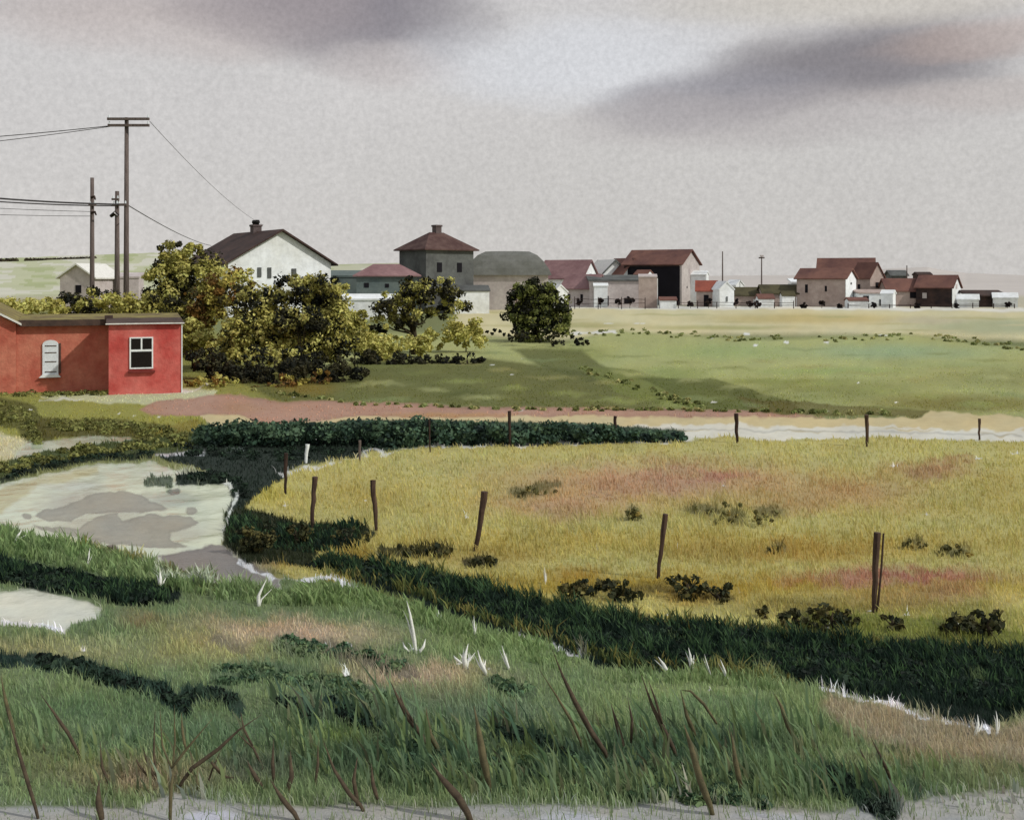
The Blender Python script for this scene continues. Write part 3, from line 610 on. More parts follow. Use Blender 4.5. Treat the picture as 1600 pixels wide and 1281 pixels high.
for (x, y, rx, ry, lab) in ((575,566,32,18,'dark rounded shrub below the forked tree, left of its trunk'),(614,570,32,18,'dark rounded shrub nearest the forked trunk on its left'),(664,568,32,16,'dark shrub just right of the forked trunk'),(698,570,30,16,'dark shrub, second right of the forked trunk'),(730,568,30,14,'dark shrub, third right of the forked trunk'),(750,566,12,9,'smallest dark shrub at the right end of the row under the forked tree')):
    plant('shrub', lab, 'shrub', [(x,y,rx,ry)], 52, DARK, group='row of dark shrubs under the forked tree', dens=1.6)
for (x, y, rx, ry, Y, lab) in ((775,520,34,6,68,'long low dark shrub left of the dense dark tree'),(822,525,30,9,66,'dark shrub at the left foot of the dense dark tree'),(865,530,32,10,65,'dark shrub at the right foot of the dense dark tree'),(912,534,18,6,66,'small dark shrub at the edge of the wheat strip')):
    plant('shrub', lab, 'shrub', [(x,y,rx,ry)], Y, DARK, group='dark shrubs round the dense dark tree')
for (ells, Y, pal, lab) in (([(20,484,44,24),(80,486,44,20)], 50, OLIVE[:4], 'low yellow green bush behind the left end of the mossy shed roof'),([(112,478,24,22),(155,474,30,24)], 52, DARK+OLIVE[:1], 'dark bush between the two short utility poles'),([(190,480,44,26)], 50, OLIVE[:5], 'yellow green bush under the tall utility pole'),([(246,486,34,32)], 50, OLIVE, 'yellow green bush behind the right end of the shed roof')):
    plant('bush', lab, 'bush', ells, Y, pal, group='bushes behind the red shed')
for (x, y, rx, ry, Y, lab) in ((462,832,26,17,None,'dark bush on the pond bank, left of the leaning posts'),(398,838,34,24,None,'largest dark bush at the right edge of the pond'),(545,838,36,14,None,'dark bush between the second and third near posts'),(627,862,38,9,None,'dark low bush right of the third near post'),(685,862,24,9,None,'dark low bush left of the fourth near post'),(740,878,14,8,None,'small dark bush under the fourth near post'),(766,878,12,8,None,'smaller twin of the bush under the fourth near post'),
    (905,926,34,18,None,'brown green bush left of the fifth near post'),(960,922,42,17,None,'brown green bush closest to the fifth near post on its left'),(1075,916,34,19,None,'brown green bush right of the fifth near post'),(1120,925,34,14,None,'wide brown green bush farther right of the fifth near post'),(1192,957,10,9,None,'tiny round dark bush alone at the ditch edge'),(1240,968,30,14,None,'dark bush left of the sixth near post'),(1300,965,44,18,None,'wide dark bush close to the sixth near post'),(1395,972,24,10,None,'dark bush right of the sixth near post'),(1495,975,36,18,None,'dark bush near the right edge of the field'),(1545,972,26,22,None,'tallest dark bush at the right edge of the field')):
    Y = DY(y+ry); plant('bush', lab, 'bush', [(x,y,rx,ry)], Y, [(50,54,32),(38,44,28),(66,66,38),(80,76,40)], group='low bushes along the ditch and pond', size=.034, dens=1.0)
for (x, y, rx, ry, lab) in ((835,764,44,8,'faded grey green scrub patch in the upper golden field'),(986,803,14,10,'small round faded scrub patch left of the wide one'),(1150,802,80,10,'widest faded scrub patch in the middle of the golden field'),(1222,857,24,6,'small faded scrub patch below the widest one'),(1430,850,22,7,'left half of the faded scrub right of the sixth near post'),(1490,862,34,7,'right half of the faded scrub right of the sixth near post')):
    Y = DY(y+ry); plant('scrub', lab, 'scrub', [(x,y,rx,ry)], Y, [(104,100,60),(116,112,66),(92,90,52),(140,124,60)], group='faded scrub in the golden field', size=.035, dens=1.2)
# hedge beyond the pond
root = empty('hedge', G(680, 692)); cen, rad = [], []
x = 312
while x < 1072:
    t = (x-312)/760; top = 662 - 8*math.sin(math.pi*min(1, t*1.3)) + random.uniform(-3.5, 3.5) + 5*math.sin(x*.045)*math.sin(x*.021); bot = 694 + 2*math.sin(t*6) - 6*max(0, t-.8)*5
    if x > 880: top += (x-880)*.07
    D = DY(bot); r = (bot-top)*D/F
    for q in range(3):
        cc_ = AT(x+random.uniform(-5, 5), bot-(bot-top)*(.2+.27*q), D+random.uniform(-.4, .6)); cen.append(cc_); rad.append((r*.38, r*.38, r*.26))
    x += 6
leafcloud('foliage', cen, rad, 42, .055, [(64,90,70),(78,102,76),(46,68,54),(32,48,42),(58,80,58)], m_leaf, root, world0=tuple(root.location))
tag(root, 'long clipped blue green hedge between pale track and golden field', 'hedge')
# round dark shrubs at the village edge
for x, y, lab in ((905,471,'dark round bush left end of the village fence'),(938,470,'dark round bush in front of the white low house'),(966,472,'dark round bush before the grey flat roofed house'),(984,469,'wide dark bush before the grey box house'),(1079,475,'dark round bush at the foot of the barn gable'),(1107,471,'dark bush under the small red roof'),(1150,471,'tall dark bush before the long green roofed row'),(1172,474,'dark bush before the long green roof, second one'),(1184,475,'dark bush before the long green roof, third one'),
    (1256,477,'dark round bush at the left corner of the brown chapel'),(1284,474,'dark bush in the middle of the brown chapel wall'),(1311,480,'dark bush under the white chapel gable'),(1365,475,'dark bush in front of the white stable'),(1433,479,'dark bush between stable and dark cottage'),(1495,480,'dark bush under the white cottage gable'),(1574,476,'dark bush at the far right end of the village')):
    Y = 150; k = Y/F
    plant('bush', lab, 'bush', [(x,y,4.5 if y != 469 else 8,4.5)], Y, [(30,24,24),(40,32,28),(24,22,24)], group='dark bushes along the village fence', size=.17, dens=6)
# hedgerow on the hill at the left
root = empty('hedgerow', (AT(50,410,520).x, 520, 0)); cen, rad = [], []
for x in list(range(-120, 28, 5)) + list(range(42, 150, 5)):
    Z0 = float(hillz(np.array([float(x)]), np.array([560.]))[0]); r = 1.1 if x < 120 else 1.8
    p_ = AT(x, 405.5, 560); cen.append((p_.x, 560, p_.z-r*.2)); rad.append((1.6, 1.4, r))
    cen.append((p_.x, 560, Z0+.3)); rad.append((1.6, 1.4, max(.8, (p_.z-Z0)*.5)))
leafcloud('foliage', cen, rad, 40, .45, [(70,62,46),(50,44,34),(88,80,60)], m_leaf, root, world0=tuple(root.location)); tag(root, 'dark thin hedgerow along the pale hill at the far left', 'hedgerow')

# ------------------------------------------------------------------ the red shed
th = math.radians(20)
O = Vector(((170-800)*39.6/F, 39.6, 0)); shed = empty('brick_shed', O, th)
m_redL = mat('brick red plaster', (198,122,98), .9, .2, 1.1, (176,88,70), bump=.9); m_redR = mat('raspberry red plaster', (206,110,100), .85, .2, .9, (182,68,62), bump=.9); m_fascia = mat('fascia', (84,66,56), .8, .3, 3, (60,48,44))
m_moss = mat('mossy roof', (140,130,72), .95, .3, 1.3, (104,90,62), bump=.8); m_white = mat('white paint', (226,232,232), .6, .1, 3); m_black = mat('dark pane', (26,20,18), .25, .2, 3); m_whiteroof = mat('pale flashing', (222,222,216), .7, .15, 3); m_shut = mat('shutter', (214,222,226), .6, .12, 3)
WZ = 2.44
o = MB().box(-3.05, 0, 0, 5.2, -.1, WZ).build('wall', m_redL, shed)
MB().box(0.003, 2.44, 0.0, 5.0, -.1, WZ-.02).build('wall', m_redR, shed)
MB().box(0.0, 2.40, -1.85, -.003, -.1, 2.42).build('wall', m_redR, shed)
MB().prism([(-6.3,-.1),(-3.053,-.1),(-3.053,WZ),(-4.66,3.32),(-6.3,WZ)], -.12, 5.2, 'y').build('wall', m_redL, shed)
rf = MB().prism([(-.22,WZ+.0),(-.22,WZ+.1),(2.6,2.68),(5.4,WZ+.1),(5.4,WZ),(2.6,2.58)], -3.0, 2.52, 'x').build('roof', m_moss, shed)
MB().box(-2.95, .0, -.27, -.223, WZ-.1, WZ+.12).build('eave_board', m_fascia, rf); MB().box(.12, 2.5, -.27, -.225, WZ+.0, WZ+.1).build('eave_board', m_fascia, rf)
rr = MB().prism([(-2.0,2.43),(-2.0,2.49),(-.27,2.60),(-.27,2.5)], -.08, 2.48, 'x').build('roof', m_fascia, shed)
MB().box(-.10, 2.5, -2.04, -2.003, 2.435, 2.475).build('eave_board', m_whiteroof, rr)
rl = MB().prism([(-6.5,WZ+.02),(-4.66,3.36),(-2.88,WZ-.05),(-2.88,WZ+.03),(-4.66,3.44),(-6.5,WZ+.10)], -.3, 5.3, 'y').build('roof', m_moss, shed)
MB().prism([(-4.66,3.36),(-2.86,WZ-.06),(-2.86,WZ+.01),(-4.66,3.43)], -.36, -.303, 'y').build('verge', m_whiteroof, rl)
c_ = MB().box(-.14, .14, -.4, -.1, WZ+.02, WZ+.26); c_.build('roof_vent', m_fascia, rf)
# wing window : white frame, two panes over one
wn = MB()
y0 = -1.85
def fr(mb, x0, x1, z0, z1, y, t=.045, dp=.05):
    mb.box(x0, x0+t, y-dp, y-.002, z0, z1); mb.box(x1-t, x1, y-dp, y-.002, z0, z1); mb.box(x0+t, x1-t, y-dp, y-.002, z0, z0+t); mb.box(x0+t, x1-t, y-dp, y-.002, z1-t, z1)
fr(wn, .68, 1.46, .88, 1.98, y0)
wn.box(.725, 1.415, y0-.045, y0-.002, 1.48, 1.55); wn.box(1.05, 1.10, y0-.042, y0-.002, 1.55, 1.935)
wf = wn.build('window', m_white, shed)
MB().box(.725, 1.415, y0-.018, y0-.003, .925, 1.48).build('pane', m_black, wf); MB().box(.725, 1.05, y0-.018, y0-.003, 1.55, 1.935).build('pane', m_black, wf); MB().box(1.10, 1.415, y0-.018, y0-.003, 1.55, 1.935).build('pane', m_black, wf)
MB().box(.64, 1.52, y0-.12, y0-.004, .74, .82).build('sill', mat('dark red sill', (120,44,38), .8), wf)
# left window: narrow white arched shutter window
wn = MB(); pr = [(-2.2,.62),(-1.68,.62)] + [(-1.94+.26*math.cos(t), 1.68+.16*math.sin(t)) for t in [math.pi*i/8 for i in range(9)]]
wn.prism(pr, -.06, -.003, 'y'); wf = wn.build('window', m_shut, shed)
for z in (.70, 1.06, 1.38, 1.62): MB().box(-2.12, -1.74, -.075, -.061, z, z+.03).build('bar', m_fascia, wf)
MB().prism([(-2.32,.52),(-1.60,.52),(-1.68,.62),(-2.2,.62)], -.14, -.004, 'y').build('sill', m_white, wf)
MB().box(-1.66, -1.60, -.05, -.003, .66, 1.72).build('jamb', m_fascia, wf)
MB().box(2.405, 2.44, -1.88, -1.80, 0, 2.4).build('corner_post', m_white, shed)
tag(shed, 'low red plastered shed with mossy roof and two white windows at left', 'shed')

# ------------------------------------------------------------------ village houses
def house(name, label, cat, px, Y, w_, d, eave, ridge, yaw, wallm, roofm, style='gable', ov=.35, group=None, openings=(), chimney=None, gable=None, gableend=None, verge=None):
    """w_ along the ridge (local x), d across; px,Y locate the centre of the near long side's base"""
    root = empty(name, ((px-800)*Y/F, Y, 0), math.radians(yaw)); hw = w_/2; hd = d/2
    if style in ('gable', 'arch'):
        if style == 'gable': prof = [(-hd,-.2),(hd,-.2),(hd,eave),(0,ridge-.12),(-hd,eave)]
        else: prof = [(-hd,-.2),(hd,-.2)] + [(hd*math.cos(t), eave+(ridge-.12-eave)*math.sin(t)) for t in [math.pi*i/12 for i in range(13)]]
        MB().prism(prof, -hw, hw, 'x').build('wall', wallm, root)
    else: MB().box(-hw, hw, -hd, hd, -.2, eave).build('wall', wallm, root)
    mb = MB(); sl = (ridge-eave)/hd
    if style == 'gable':
        e = eave - sl*ov*.8; mb.prism([(-hd-ov,e),(-hd-ov,e+.16),(0,ridge+.1),(hd+ov,e+.16),(hd+ov,e),(0,ridge-.1)], -hw-ov, hw+ov, 'x')
    elif style == 'arch':
        a_ = [((hd+ov)*math.cos(math.pi*i/14), eave-.1+(ridge-eave+.1)*math.sin(math.pi*i/14)**.8) for i in range(15)]
        b_ = [((hd+ov-.15)*math.cos(math.pi*i/14), eave-.1+(ridge-eave-.08)*math.sin(math.pi*i/14)**.8) for i in range(15)]
        mb.prism(a_+b_[::-1], -hw-ov, hw+ov, 'x')
    elif style == 'hip':
        X = hw+ov; Q = hd+ov; rl_ = max(.2, hw-hd*.9); e = eave-.05
        b0 = [(-X,-Q,e),(X,-Q,e),(X,Q,e),(-X,Q,e)]; mb.poly(b0[::-1])
        b1 = [(-X,-Q,e+.14),(X,-Q,e+.14),(X,Q,e+.14),(-X,Q,e+.14)]
        for i in range(4): mb.poly([b0[i], b0[(i+1)%4], b1[(i+1)%4], b1[i]])
        r0, r1 = (-rl_,0,ridge), (rl_,0,ridge)
        mb.poly([b1[0],b1[1],r1,r0]); mb.poly([b1[1],b1[2],r1]); mb.poly([b1[2],b1[3],r0,r1]); mb.poly([b1[3],b1[0],r0])
        bmesh.ops.remove_doubles(mb.bm, verts=mb.bm.verts, dist=.001)
    elif style == 'loaf':     # broad hipped roof with rounded shoulders
        X = hw+ov; Q = hd+ov; lev = [(1,0),(.93,.28),(.82,.58),(.68,.84),(.5,1.0),(.2,1.03)]
        rings = []
        for s_, h_ in lev: rings.append([mb.bm.verts.new((sx*(X*s_), sy*Q*(s_ if s_ > .2 else .02), eave+(ridge-eave)*h_)) for sx, sy in ((-1,-1),(1,-1),(1,1),(-1,1))])
        for A, B in zip(rings, rings[1:]):
            for i in range(4): mb.bm.faces.new((A[i], A[(i+1)%4], B[(i+1)%4], B[i]))
        mb.bm.faces.new(rings[0][::-1]); mb.bm.faces.new(rings[-1])
    elif style == 'shed':
        mb.prism([(-hd-ov,eave),(-hd-ov,eave+.2),(hd+ov,ridge+.2),(hd+ov,ridge)], -hw-ov, hw+ov, 'x')
    rf = mb.build('roof', roofm, root)
    if verge:
        for s_ in (-1, 1):
            e = eave - sl*ov*.8; X0 = s_*(hw+ov); MB().prism([(-hd-ov,e-.15),(-hd-ov,e+.18),(0,ridge+.14),(hd+ov,e+.18),(hd+ov,e-.15),(0,ridge-.2)], X0, X0+s_*.08, 'x').build('verge', verge, rf)
    if gableend is not None:   # painted gable wall, 6 cm proud
        s_, gm = gableend; MB().prism([(-hd,-.2),(hd,-.2),(hd,eave-.1),(0,ridge-.25),(-hd,eave-.1)], s_*hw+s_*.003, s_*(hw+.06), 'x').build('gable_wall', gm, root)
    for (side, u0, u1, z0, z1, nm, om) in openings:
        if side == 'front': f_ = MB().box(u0, u1, -hd-.05, -hd-.004, z0, z1)
        elif side == 'right': f_ = MB().box(hw+.002, hw+.11, u0, u1, z0, z1)
        else: f_ = MB().box(-hw-.05, -hw-.004, u0, u1, z0, z1)
        f_.build(nm, om, root)
    if chimney:
        cx, cy, cw, cz0, cz1, cm, pots = chimney
        ch = MB().box(cx-cw/2, cx+cw/2, cy-cw/2, cy+cw/2, cz0, cz1).build('chimney', cm, rf)
        for q in range(pots):
            pxx = cx + (q-(pots-1)/2)*.75; MB().tube([(pxx,cy,cz1+.002),(pxx,cy,cz1+.25),(pxx,cy,cz1+.5)], [.2,.33,.25], 8).build('chimney_pot', m_pot, ch)
        MB().box(cx-cw/2-.08, cx+cw/2+.08, cy-cw/2-.08, cy+cw/2+.08, cz1-.22, cz1-.003-.02).build('cap', cm, ch)
    return tag(root, label, cat, group)
m_pot = mat('soot black pots', (20,18,18), .7)
m_lime = mat('limewash', (228,234,238), .9, .08, .35, (212,216,214)); m_slate = mat('dark plum roof', (76,56,50), .8, .3, .7, (52,38,36)); m_plum = mat('plum red roof', (94,72,66), .85, .25, .8, (70,46,44)); m_greywall = mat('blue grey wall', (98,102,100), .9, .25, .6, (74,76,76))
m_graywall2 = mat('slate green wall', (104,116,112), .9, .2, .5, (84,98,98)); m_mauve = mat('mauve wall', (192,184,182), .9, .2, .5, (174,164,162)); m_mauveroof = mat('mauve tiled roof', (144,112,112), .85, .25, .4, (120,88,90)); m_hay = mat('grey thatch', (116,118,114), .95, .2, .4, (98,100,94), bump=.6)
m_brownroof = mat('red brown roof', (122,84,72), .85, .3, .3, (92,62,58)); m_brownwall = mat('brown grey wall', (178,162,154), .9, .2, .4, (156,138,130)); m_dk = mat('dark opening', (20,18,26), .9, .3, .5); m_redroof = mat('brick red roof', (160,84,66), .85, .2, .6, (132,70,58)); m_oliveroof = mat('olive roof', (84,80,54), .9, .25, .4, (64,60,42)); m_darkwall = mat('dark timber', (74,56,50), .9, .3, .6, (46,38,38)); m_stonewall = mat('pale stone', (186,180,176), .9, .15, .5, (166,158,156)); m_brick = mat('chimney brick', (96,84,84), .9)

house('farmhouse', 'white gabled farmhouse with dark plum roof and two black chimney pots', 'house', 402, 121, 13, 11.5, 5.7, 9.15, -55+360, m_lime, m_slate, ov=.6, chimney=(-.4, .0, .95, 8.6, 10.0, m_brick, 2), openings=(('right',-2.6,-2.2,4.2,5.2,'window',m_greywall),('right',-1.5,-1.1,4.1,5.2,'window',m_greywall),('right',1.2,1.7,4.2,5.1,'window',m_greywall)))
house('hip_roofed_house', 'tall blue grey house with plum hipped roof and central chimney', 'house', 682, 130, 6.9, 5.4, 7.35, 9.5, 40, m_greywall, m_plum, 'hip', ov=.5, chimney=(.2, .2, .8, 8.9, 10.4, m_brick, 0), openings=(('front',-1.9,-1.2,4.8,5.9,'window',m_dk),('front',1.0,1.7,4.8,5.9,'window',m_dk)))
house('outbuilding', 'low grey green building with pinkish hipped roof left of the tall house', 'outbuilding', 604, 118, 6.4, 4, 4.3, 5.6, 8, m_graywall2, m_mauveroof, 'hip', ov=.4, openings=(('front',-2.4,-1.9,3.1,3.6,'window',m_dk),('front',-.2,.2,3.1,3.5,'window',m_dk)))
house('outbuilding', 'plain slate green lean-to beside the white farmhouse', 'outbuilding', 546, 124, 5.2, 4, 4.2, 4.8, 4, m_graywall2, m_graywall2, 'shed', ov=.1)
house('hay_barn', 'wide hay barn with rounded grey roof and pale walls', 'barn', 793, 146, 10.6, 6.5, 4.5, 7.6, 0, m_stonewall, m_hay, 'loaf', ov=.45, openings=(('front',-3.6,-2.9,1.6,2.8,'window',m_dk),('front',1.0,2.6,0,2.9,'door',m_brownwall),))
house('cottage', 'small mauve gabled cottage between the utility poles', 'cottage', 142, 128, 6, 4.2, 4.2, 5.7, 82, m_mauve, m_whiteroof, ov=.35, openings=(('left',-.5,.2,2.4,3.3,'window',m_dk),))
house('low_shed', 'tiny mauve shed partly behind the tall utility pole', 'shed', 203, 130, 2.6, 2.4, 4.1, 4.6, 5, m_mauve, m_mauve, 'shed', ov=.1)
Yv = 162
house('cottage', 'cottage with long mauve roof right of the hay barn', 'cottage', 888, 172, 7.6, 5.5, 4.2, 6.9, -30, m_lime, m_mauveroof, gableend=(1, m_lime), openings=(('front',-1.6,-1.0,2.4,3.4,'window',m_dk),('front',.8,1.4,2.4,3.4,'window',m_dk),('right',-.4,.3,4.0,4.8,'window',m_greywall),))
house('cottage', 'pair end white cottage with pointed gable left of the barn', 'cottage', 948, 176, 6, 4.0, 5.0, 7.0, -70+360, m_lime, m_whiteroof, verge=m_greywall)
house('cottage', 'small white gabled cottage touching the barn', 'cottage', 976, 174, 5, 4.2, 4.8, 7.2, -60+360, m_lime, m_brownroof)
house('cottage', 'mauve cottage nearest the dense dark tree', 'cottage', 914, 160, 5.2, 4.6, 2.7, 4.6, -34, m_mauve, m_mauveroof, gableend=(1, m_lime), openings=(('front',-1.6,-1.1,.9,1.8,'window',m_dk),('front',.6,1.0,.9,1.8,'window',m_dk)))
house('grey_house', 'long grey house with flat dark roof left of the grey box', 'house', 960, 158, 7.4, 4, 3.7, 4.4, 0, m_mauve, m_greywall, 'shed', ov=.25, openings=(('front',-1.6,-1.0,0.2,1.6,'door',m_dk),('front',1.2,2.2,.5,1.3,'window',m_dk)))
house('grey_house', 'boxy grey building with white corner against the dark barn mouth', 'building', 1012, 152, 2.5, 2.6, 4.2, 4.5, -6, m_brownwall, m_mauve, 'shed', ov=.05, gableend=None, openings=(('right',-1.2,1.2,0,4.1,'white_panel',m_lime),))
# the big open barn
barn = house('barn', 'big open barn with red brown roof, black mouth and white stone gable', 'barn', 1034, 172, 9.6, 7.0, 6.3, 8.5, -32, m_stonewall, m_brownroof, ov=.4, gableend=(1, m_stonewall), openings=(('front',-4.3,4.55,.02,5.9,'barn_opening',m_dk),('right',-.7,.5,4.3,5.6,'loft_window',m_mauve),('right',-1.6,-1.35,2.6,2.9,'vent',m_dk)))
MB().box(-4.8,-4.32,-3.56,-3.504,0,6.1).build('post', m_darkwall, barn); MB().box(-4.3,4.5,-3.60,-3.553,5.9,6.3).build('lintel', m_darkwall, barn)
house('small_shed', 'small shed with brick red roof right of the barn', 'shed', 1104, 160, 2.9, 3, 2.3, 3.7, -10, m_brownwall, m_redroof, ov=.2, openings=(('front',-.4,.3,0,1.7,'door',m_dk),))
house('cottage', 'narrow white gabled cottage beside the thin dark pole', 'cottage', 1127, 158, 4, 2.2, 2.5, 3.6, -78+360, m_lime, m_lime, ov=.1, openings=(('right',-.1,.1,.8,1.5,'window',m_greywall),))
house('long_shed', 'long low shed with olive roof, nearer to the barn', 'shed', 1168, 164, 6.2, 4, 1.6, 2.7, 0, m_brownwall, m_oliveroof, ov=.3, openings=(('front',.4,1.2,0,1.0,'door',m_lime),))
house('long_shed', 'long low shed with olive roof, nearer to the brown chapel', 'shed', 1218, 162, 5.6, 4, 1.9, 3.1, 0, m_brownwall, m_oliveroof, ov=.3, openings=(('front',1.9,2.7,0,1.4,'door',m_lime),))
house('chapel', 'brown chapel with red brown roof and white gable end', 'chapel', 1291, 160, 7.1, 4.9, 4.1, 5.5, -34, m_brownwall, m_redroof if False else m_brownroof, ov=.35, gableend=(1, m_lime), openings=(('front',-2.3,-1.9,2.0,3.2,'window',m_dk),('front',.6,.9,2.2,3.0,'window',m_dk),('right',-.3,.3,3.2,3.5,'vent',m_greywall)))
house('tall_house', 'tall brown house with two step red brown roof behind the chapel', 'house', 1322, 172, 8.2, 5, 5.0, 7.2, -20, m_brownwall, m_brownroof, ov=.3, gableend=(1, m_mauve), openings=(('right',-.5,.5,3.3,4.3,'window',m_dk),))
house('annex', 'dull mauve annex between tall house and stable', 'annex', 1356, 165, 3.6, 3, 4.2, 6.4, -60+360, m_brownwall, m_brownroof, ov=.2, openings=(('front',-.6,-.1,2.4,3.2,'window',m_dk),('right',-.35,.35,2.7,3.5,'window',m_dk),))
house('stable', 'white stable with two round dark openings under a brown roof', 'stable', 1362, 158, 4.6, 3, 1.9, 2.3, 0, m_lime, m_brownwall, 'shed', ov=.15, openings=(('front',-1.7,-.9,.7,1.6,'opening',m_dk),('front',.6,1.3,.2,1.1,'opening',m_dk)))
house('long_stable', 'long brown stable with black openings under low roof', 'stable', 1412, 162, 6.2, 4, 2.3, 4.0, 0, m_brownwall, m_brownroof, ov=.25, openings=(('front',.2,2.4,1.2,2.2,'opening',m_dk),('front',1.4,2.3,.2,.9,'opening',m_dk)))
house('dark_cottage', 'dark timber cottage with white gable end at right', 'cottage', 1466, 160, 5.0, 4.6, 2.8, 4.5, -36, m_darkwall, m_brownroof, ov=.3, gableend=(1, m_lime), openings=(('front',-1.6,-1.0,1.2,2.0,'window',m_stonewall),('right',-.5,.3,2.6,3.3,'window',m_mauve),))
house('low_shed', 'low dark shed at the far right end of the village', 'shed', 1536, 158, 5.2, 3, 1.5, 2.2, 0, m_darkwall, m_darkwall, 'shed', ov=.4)
house('low_shed', 'small white shed between olive roof and chapel', 'shed', 1243, 166, 1.8, 2, 3.4, 3.9, 0, m_lime, m_lime, 'shed', ov=.1)
house('low_shed', 'distant grey roof peeping between tall house and dark cottage', 'shed', 1400, 185, 2.6, 3, 4.6, 5.4, 0, m_greywall, m_greywall, ov=.3)

for px_, Y_, w_, d_, e_, r_, yw, wm, rm, lab in ((868,150,2.6,2.2,2.2,3.2,-60,m_lime,m_lime,'tiny white gabled hut beside the dense dark tree'),(938,156,1.9,2,3.0,3.4,0,m_lime,m_lime,'narrow white hut against the mauve cottage'),(1043,150,2.2,1.6,1.1,1.5,0,m_lime,m_brownroof,'low white trough house at the foot of the barn'),(1093,170,2.4,2.4,4.6,5.2,-20,m_lime,m_lime,'white hut peeping out behind the barn gable'),
    (1148,172,2.0,2,3.0,3.8,-50,m_lime,m_lime,'small white gabled hut behind the narrow white cottage'),(1195,156,2.2,2,1.2,1.8,0,m_lime,m_brownroof,'low white hut between the two olive roofs'),(1338,152,2.6,2,1.0,1.4,0,m_lime,m_brownroof,'low white hut at the right foot of the chapel gable'),(1388,154,1.6,2,1.9,2.4,-30,m_lime,m_lime,'white hut between the stables'),
    (1441,170,2.2,2,4.6,5.0,0,m_darkwall,m_darkwall,'small dark hut behind the long brown stable'),(1512,154,2.8,2,1.1,1.8,-20,m_lime,m_lime,'low white hut between dark cottage and end shed'),(1570,156,3.2,2,1.3,2.0,-20,m_lime,m_lime,'last white hut at the right end of the village'),(1006,166,2.2,2,4.6,5.3,-40,m_lime,m_brownroof,'white hut wedged left of the barn mouth'),
    (1230,158,1.8,1.6,1.6,2.2,0,m_lime,m_oliveroof,'white hut at the left corner of the chapel'),(575,112,7,3,1.9,2.4,4,m_lime,m_lime,'low white walled shed between the large bush and the forked tree'),(735,128,4,3,2.6,3.2,10,m_lime,m_greywall,'low white shed between the tall house and the hay barn')):
    house('hut', lab, 'hut', px_, Y_, w_, d_, e_, r_, yw, wm, rm, ov=.12, group='small huts scattered in the village')
# village fence
m_wood = mat('weathered wood', (92,72,58), .9, .3, 6, (58,44,38), True)
m_darkwood = mat('dark wet wood', (66,48,40), .85, .3, 6, (38,28,26), True)
def farfence(label, x0, x1, Y, hz):
    a = (x0-800)*Y/F; b = (x1-800)*Y/F; root = empty('fence', ((a+b)/2, Y, 0)); L_ = b-a; n = int(L_/2.6)
    for i in range(n+1): MB().box(-L_/2+i*L_/n-.05, -L_/2+i*L_/n+.05, -.05, .05, -.1, hz+random.uniform(-.1,.15)).build('post', m_darkwood, root)
    for z in (hz*.5, hz*.88): MB().tube([(-L_/2+i*L_/8, -.08, z+random.uniform(-.06,.06)) for i in range(9)], .035, 5).build('rail', m_darkwood, root)
    tag(root, label, 'fence', 'fences at the village edge')
farfence('dark rail fence in front of the mauve cottages', 898, 1008, 146, 1.5)
farfence('dark rail fence before the small red roof and olive roofs', 1060, 1240, 149, .9)
farfence('low rail fence in front of stable and dark cottage', 1325, 1585, 150, .6)

# ------------------------------------------------------------------ utility poles and wires
m_pole = mat('grey pole wood', (112,100,96), .9, .3, 3, (84,74,70), True)
m_wire = mat('wire', (70,68,70), .6)
def pole(label, px, top, Y, r, parts, lean=0):
    root = empty('utility_pole', ((px-800)*Y/F, Y, 0)); zt = AT(px, top, Y).z
    MB().tube([(0,0,-.3),(lean*.5,0,zt*.5),(lean,0,zt)], [r*1.25, r, r*.8]).build('post', m_pole, root, smooth=True)
    for nm, x0, x1, py, th_ in parts:
        z = AT(px, py, Y).z; k = Y/F
        if nm == 'crossarm':
            ca_ = MB().box((x0-px)*k, (x1-px)*k, -r-.13, -r+.02, z-th_/2, z+th_/2).build('crossarm', m_pole, root)
            for q in (x0+2, x1-2): MB().tube([((q-px)*k,-r-.05,z+th_/2),((q-px)*k,-r-.05,z+th_/2+.14)], [.05,.03], 6).build('insulator', m_shut, ca_)
        elif nm == 'brace': MB().tube([((x0-px)*k,-r-.06,AT(px,py,Y).z),((x1-px)*k,-r-.06,AT(px,th_,Y).z)], .04, 5).build('brace', m_pole, root)
        elif nm == 'bracket': MB().tube([(0,-r,z),((x1-px)*k,-r-.1,z+.04),((x1-px)*k*1.3,-r-.12,z-.12)], [.07,.06,.04], 6).build('bracket', m_darkwood, root)
        else: MB().tube([((x0-px)*k,-r-.14,z-.02),(0,-r-.2,z+.14),((x1-px)*k,-r-.14,z)], [.09,.13,.09], 8).build(nm, m_black, root)
    return tag(root, label, 'utility pole', 'utility poles left of the farmhouse')
YA = 55
pole('tallest utility pole with two crossarms at its top', 197, 184, YA, .13, [('crossarm',170,235,187,.12),('crossarm',171,235,197,.12),('brace',202,201,187,197),('crossarm',183,200,320.5,.12)], .03)
pole('shorter utility pole, leftmost of the three', 144, 278, YA, .12, [('bracket',144,150,309,0),('bracket',144,151,333,0),('crossarm',141,152,321,.1)])
pole('shortest utility pole with a black lamp, middle of the three', 183, 299, 58, .14, [('crossarm',177,188,312,.1),('lamp',176,188,338,0),('crossarm',178,190,321,.1)])
def wire(label, pts, r, sag=0.0):
    P_ = [AT(*p) for p in pts]; a, b = P_[0], P_[-1]; q = []
    for i in range(25):
        t = i/24; p_ = a.lerp(b, t); p_.z -= sag*4*t*(1-t); q.append(p_)
    o_ = MB().tube(q, r, 5).build('power_line', m_wire); tag(o_, label, 'power line', 'overhead wires')
wire('upper of the two wires from the top crossarm to the left', [(-520,238,50),(172,197,YA)], .022, .25)
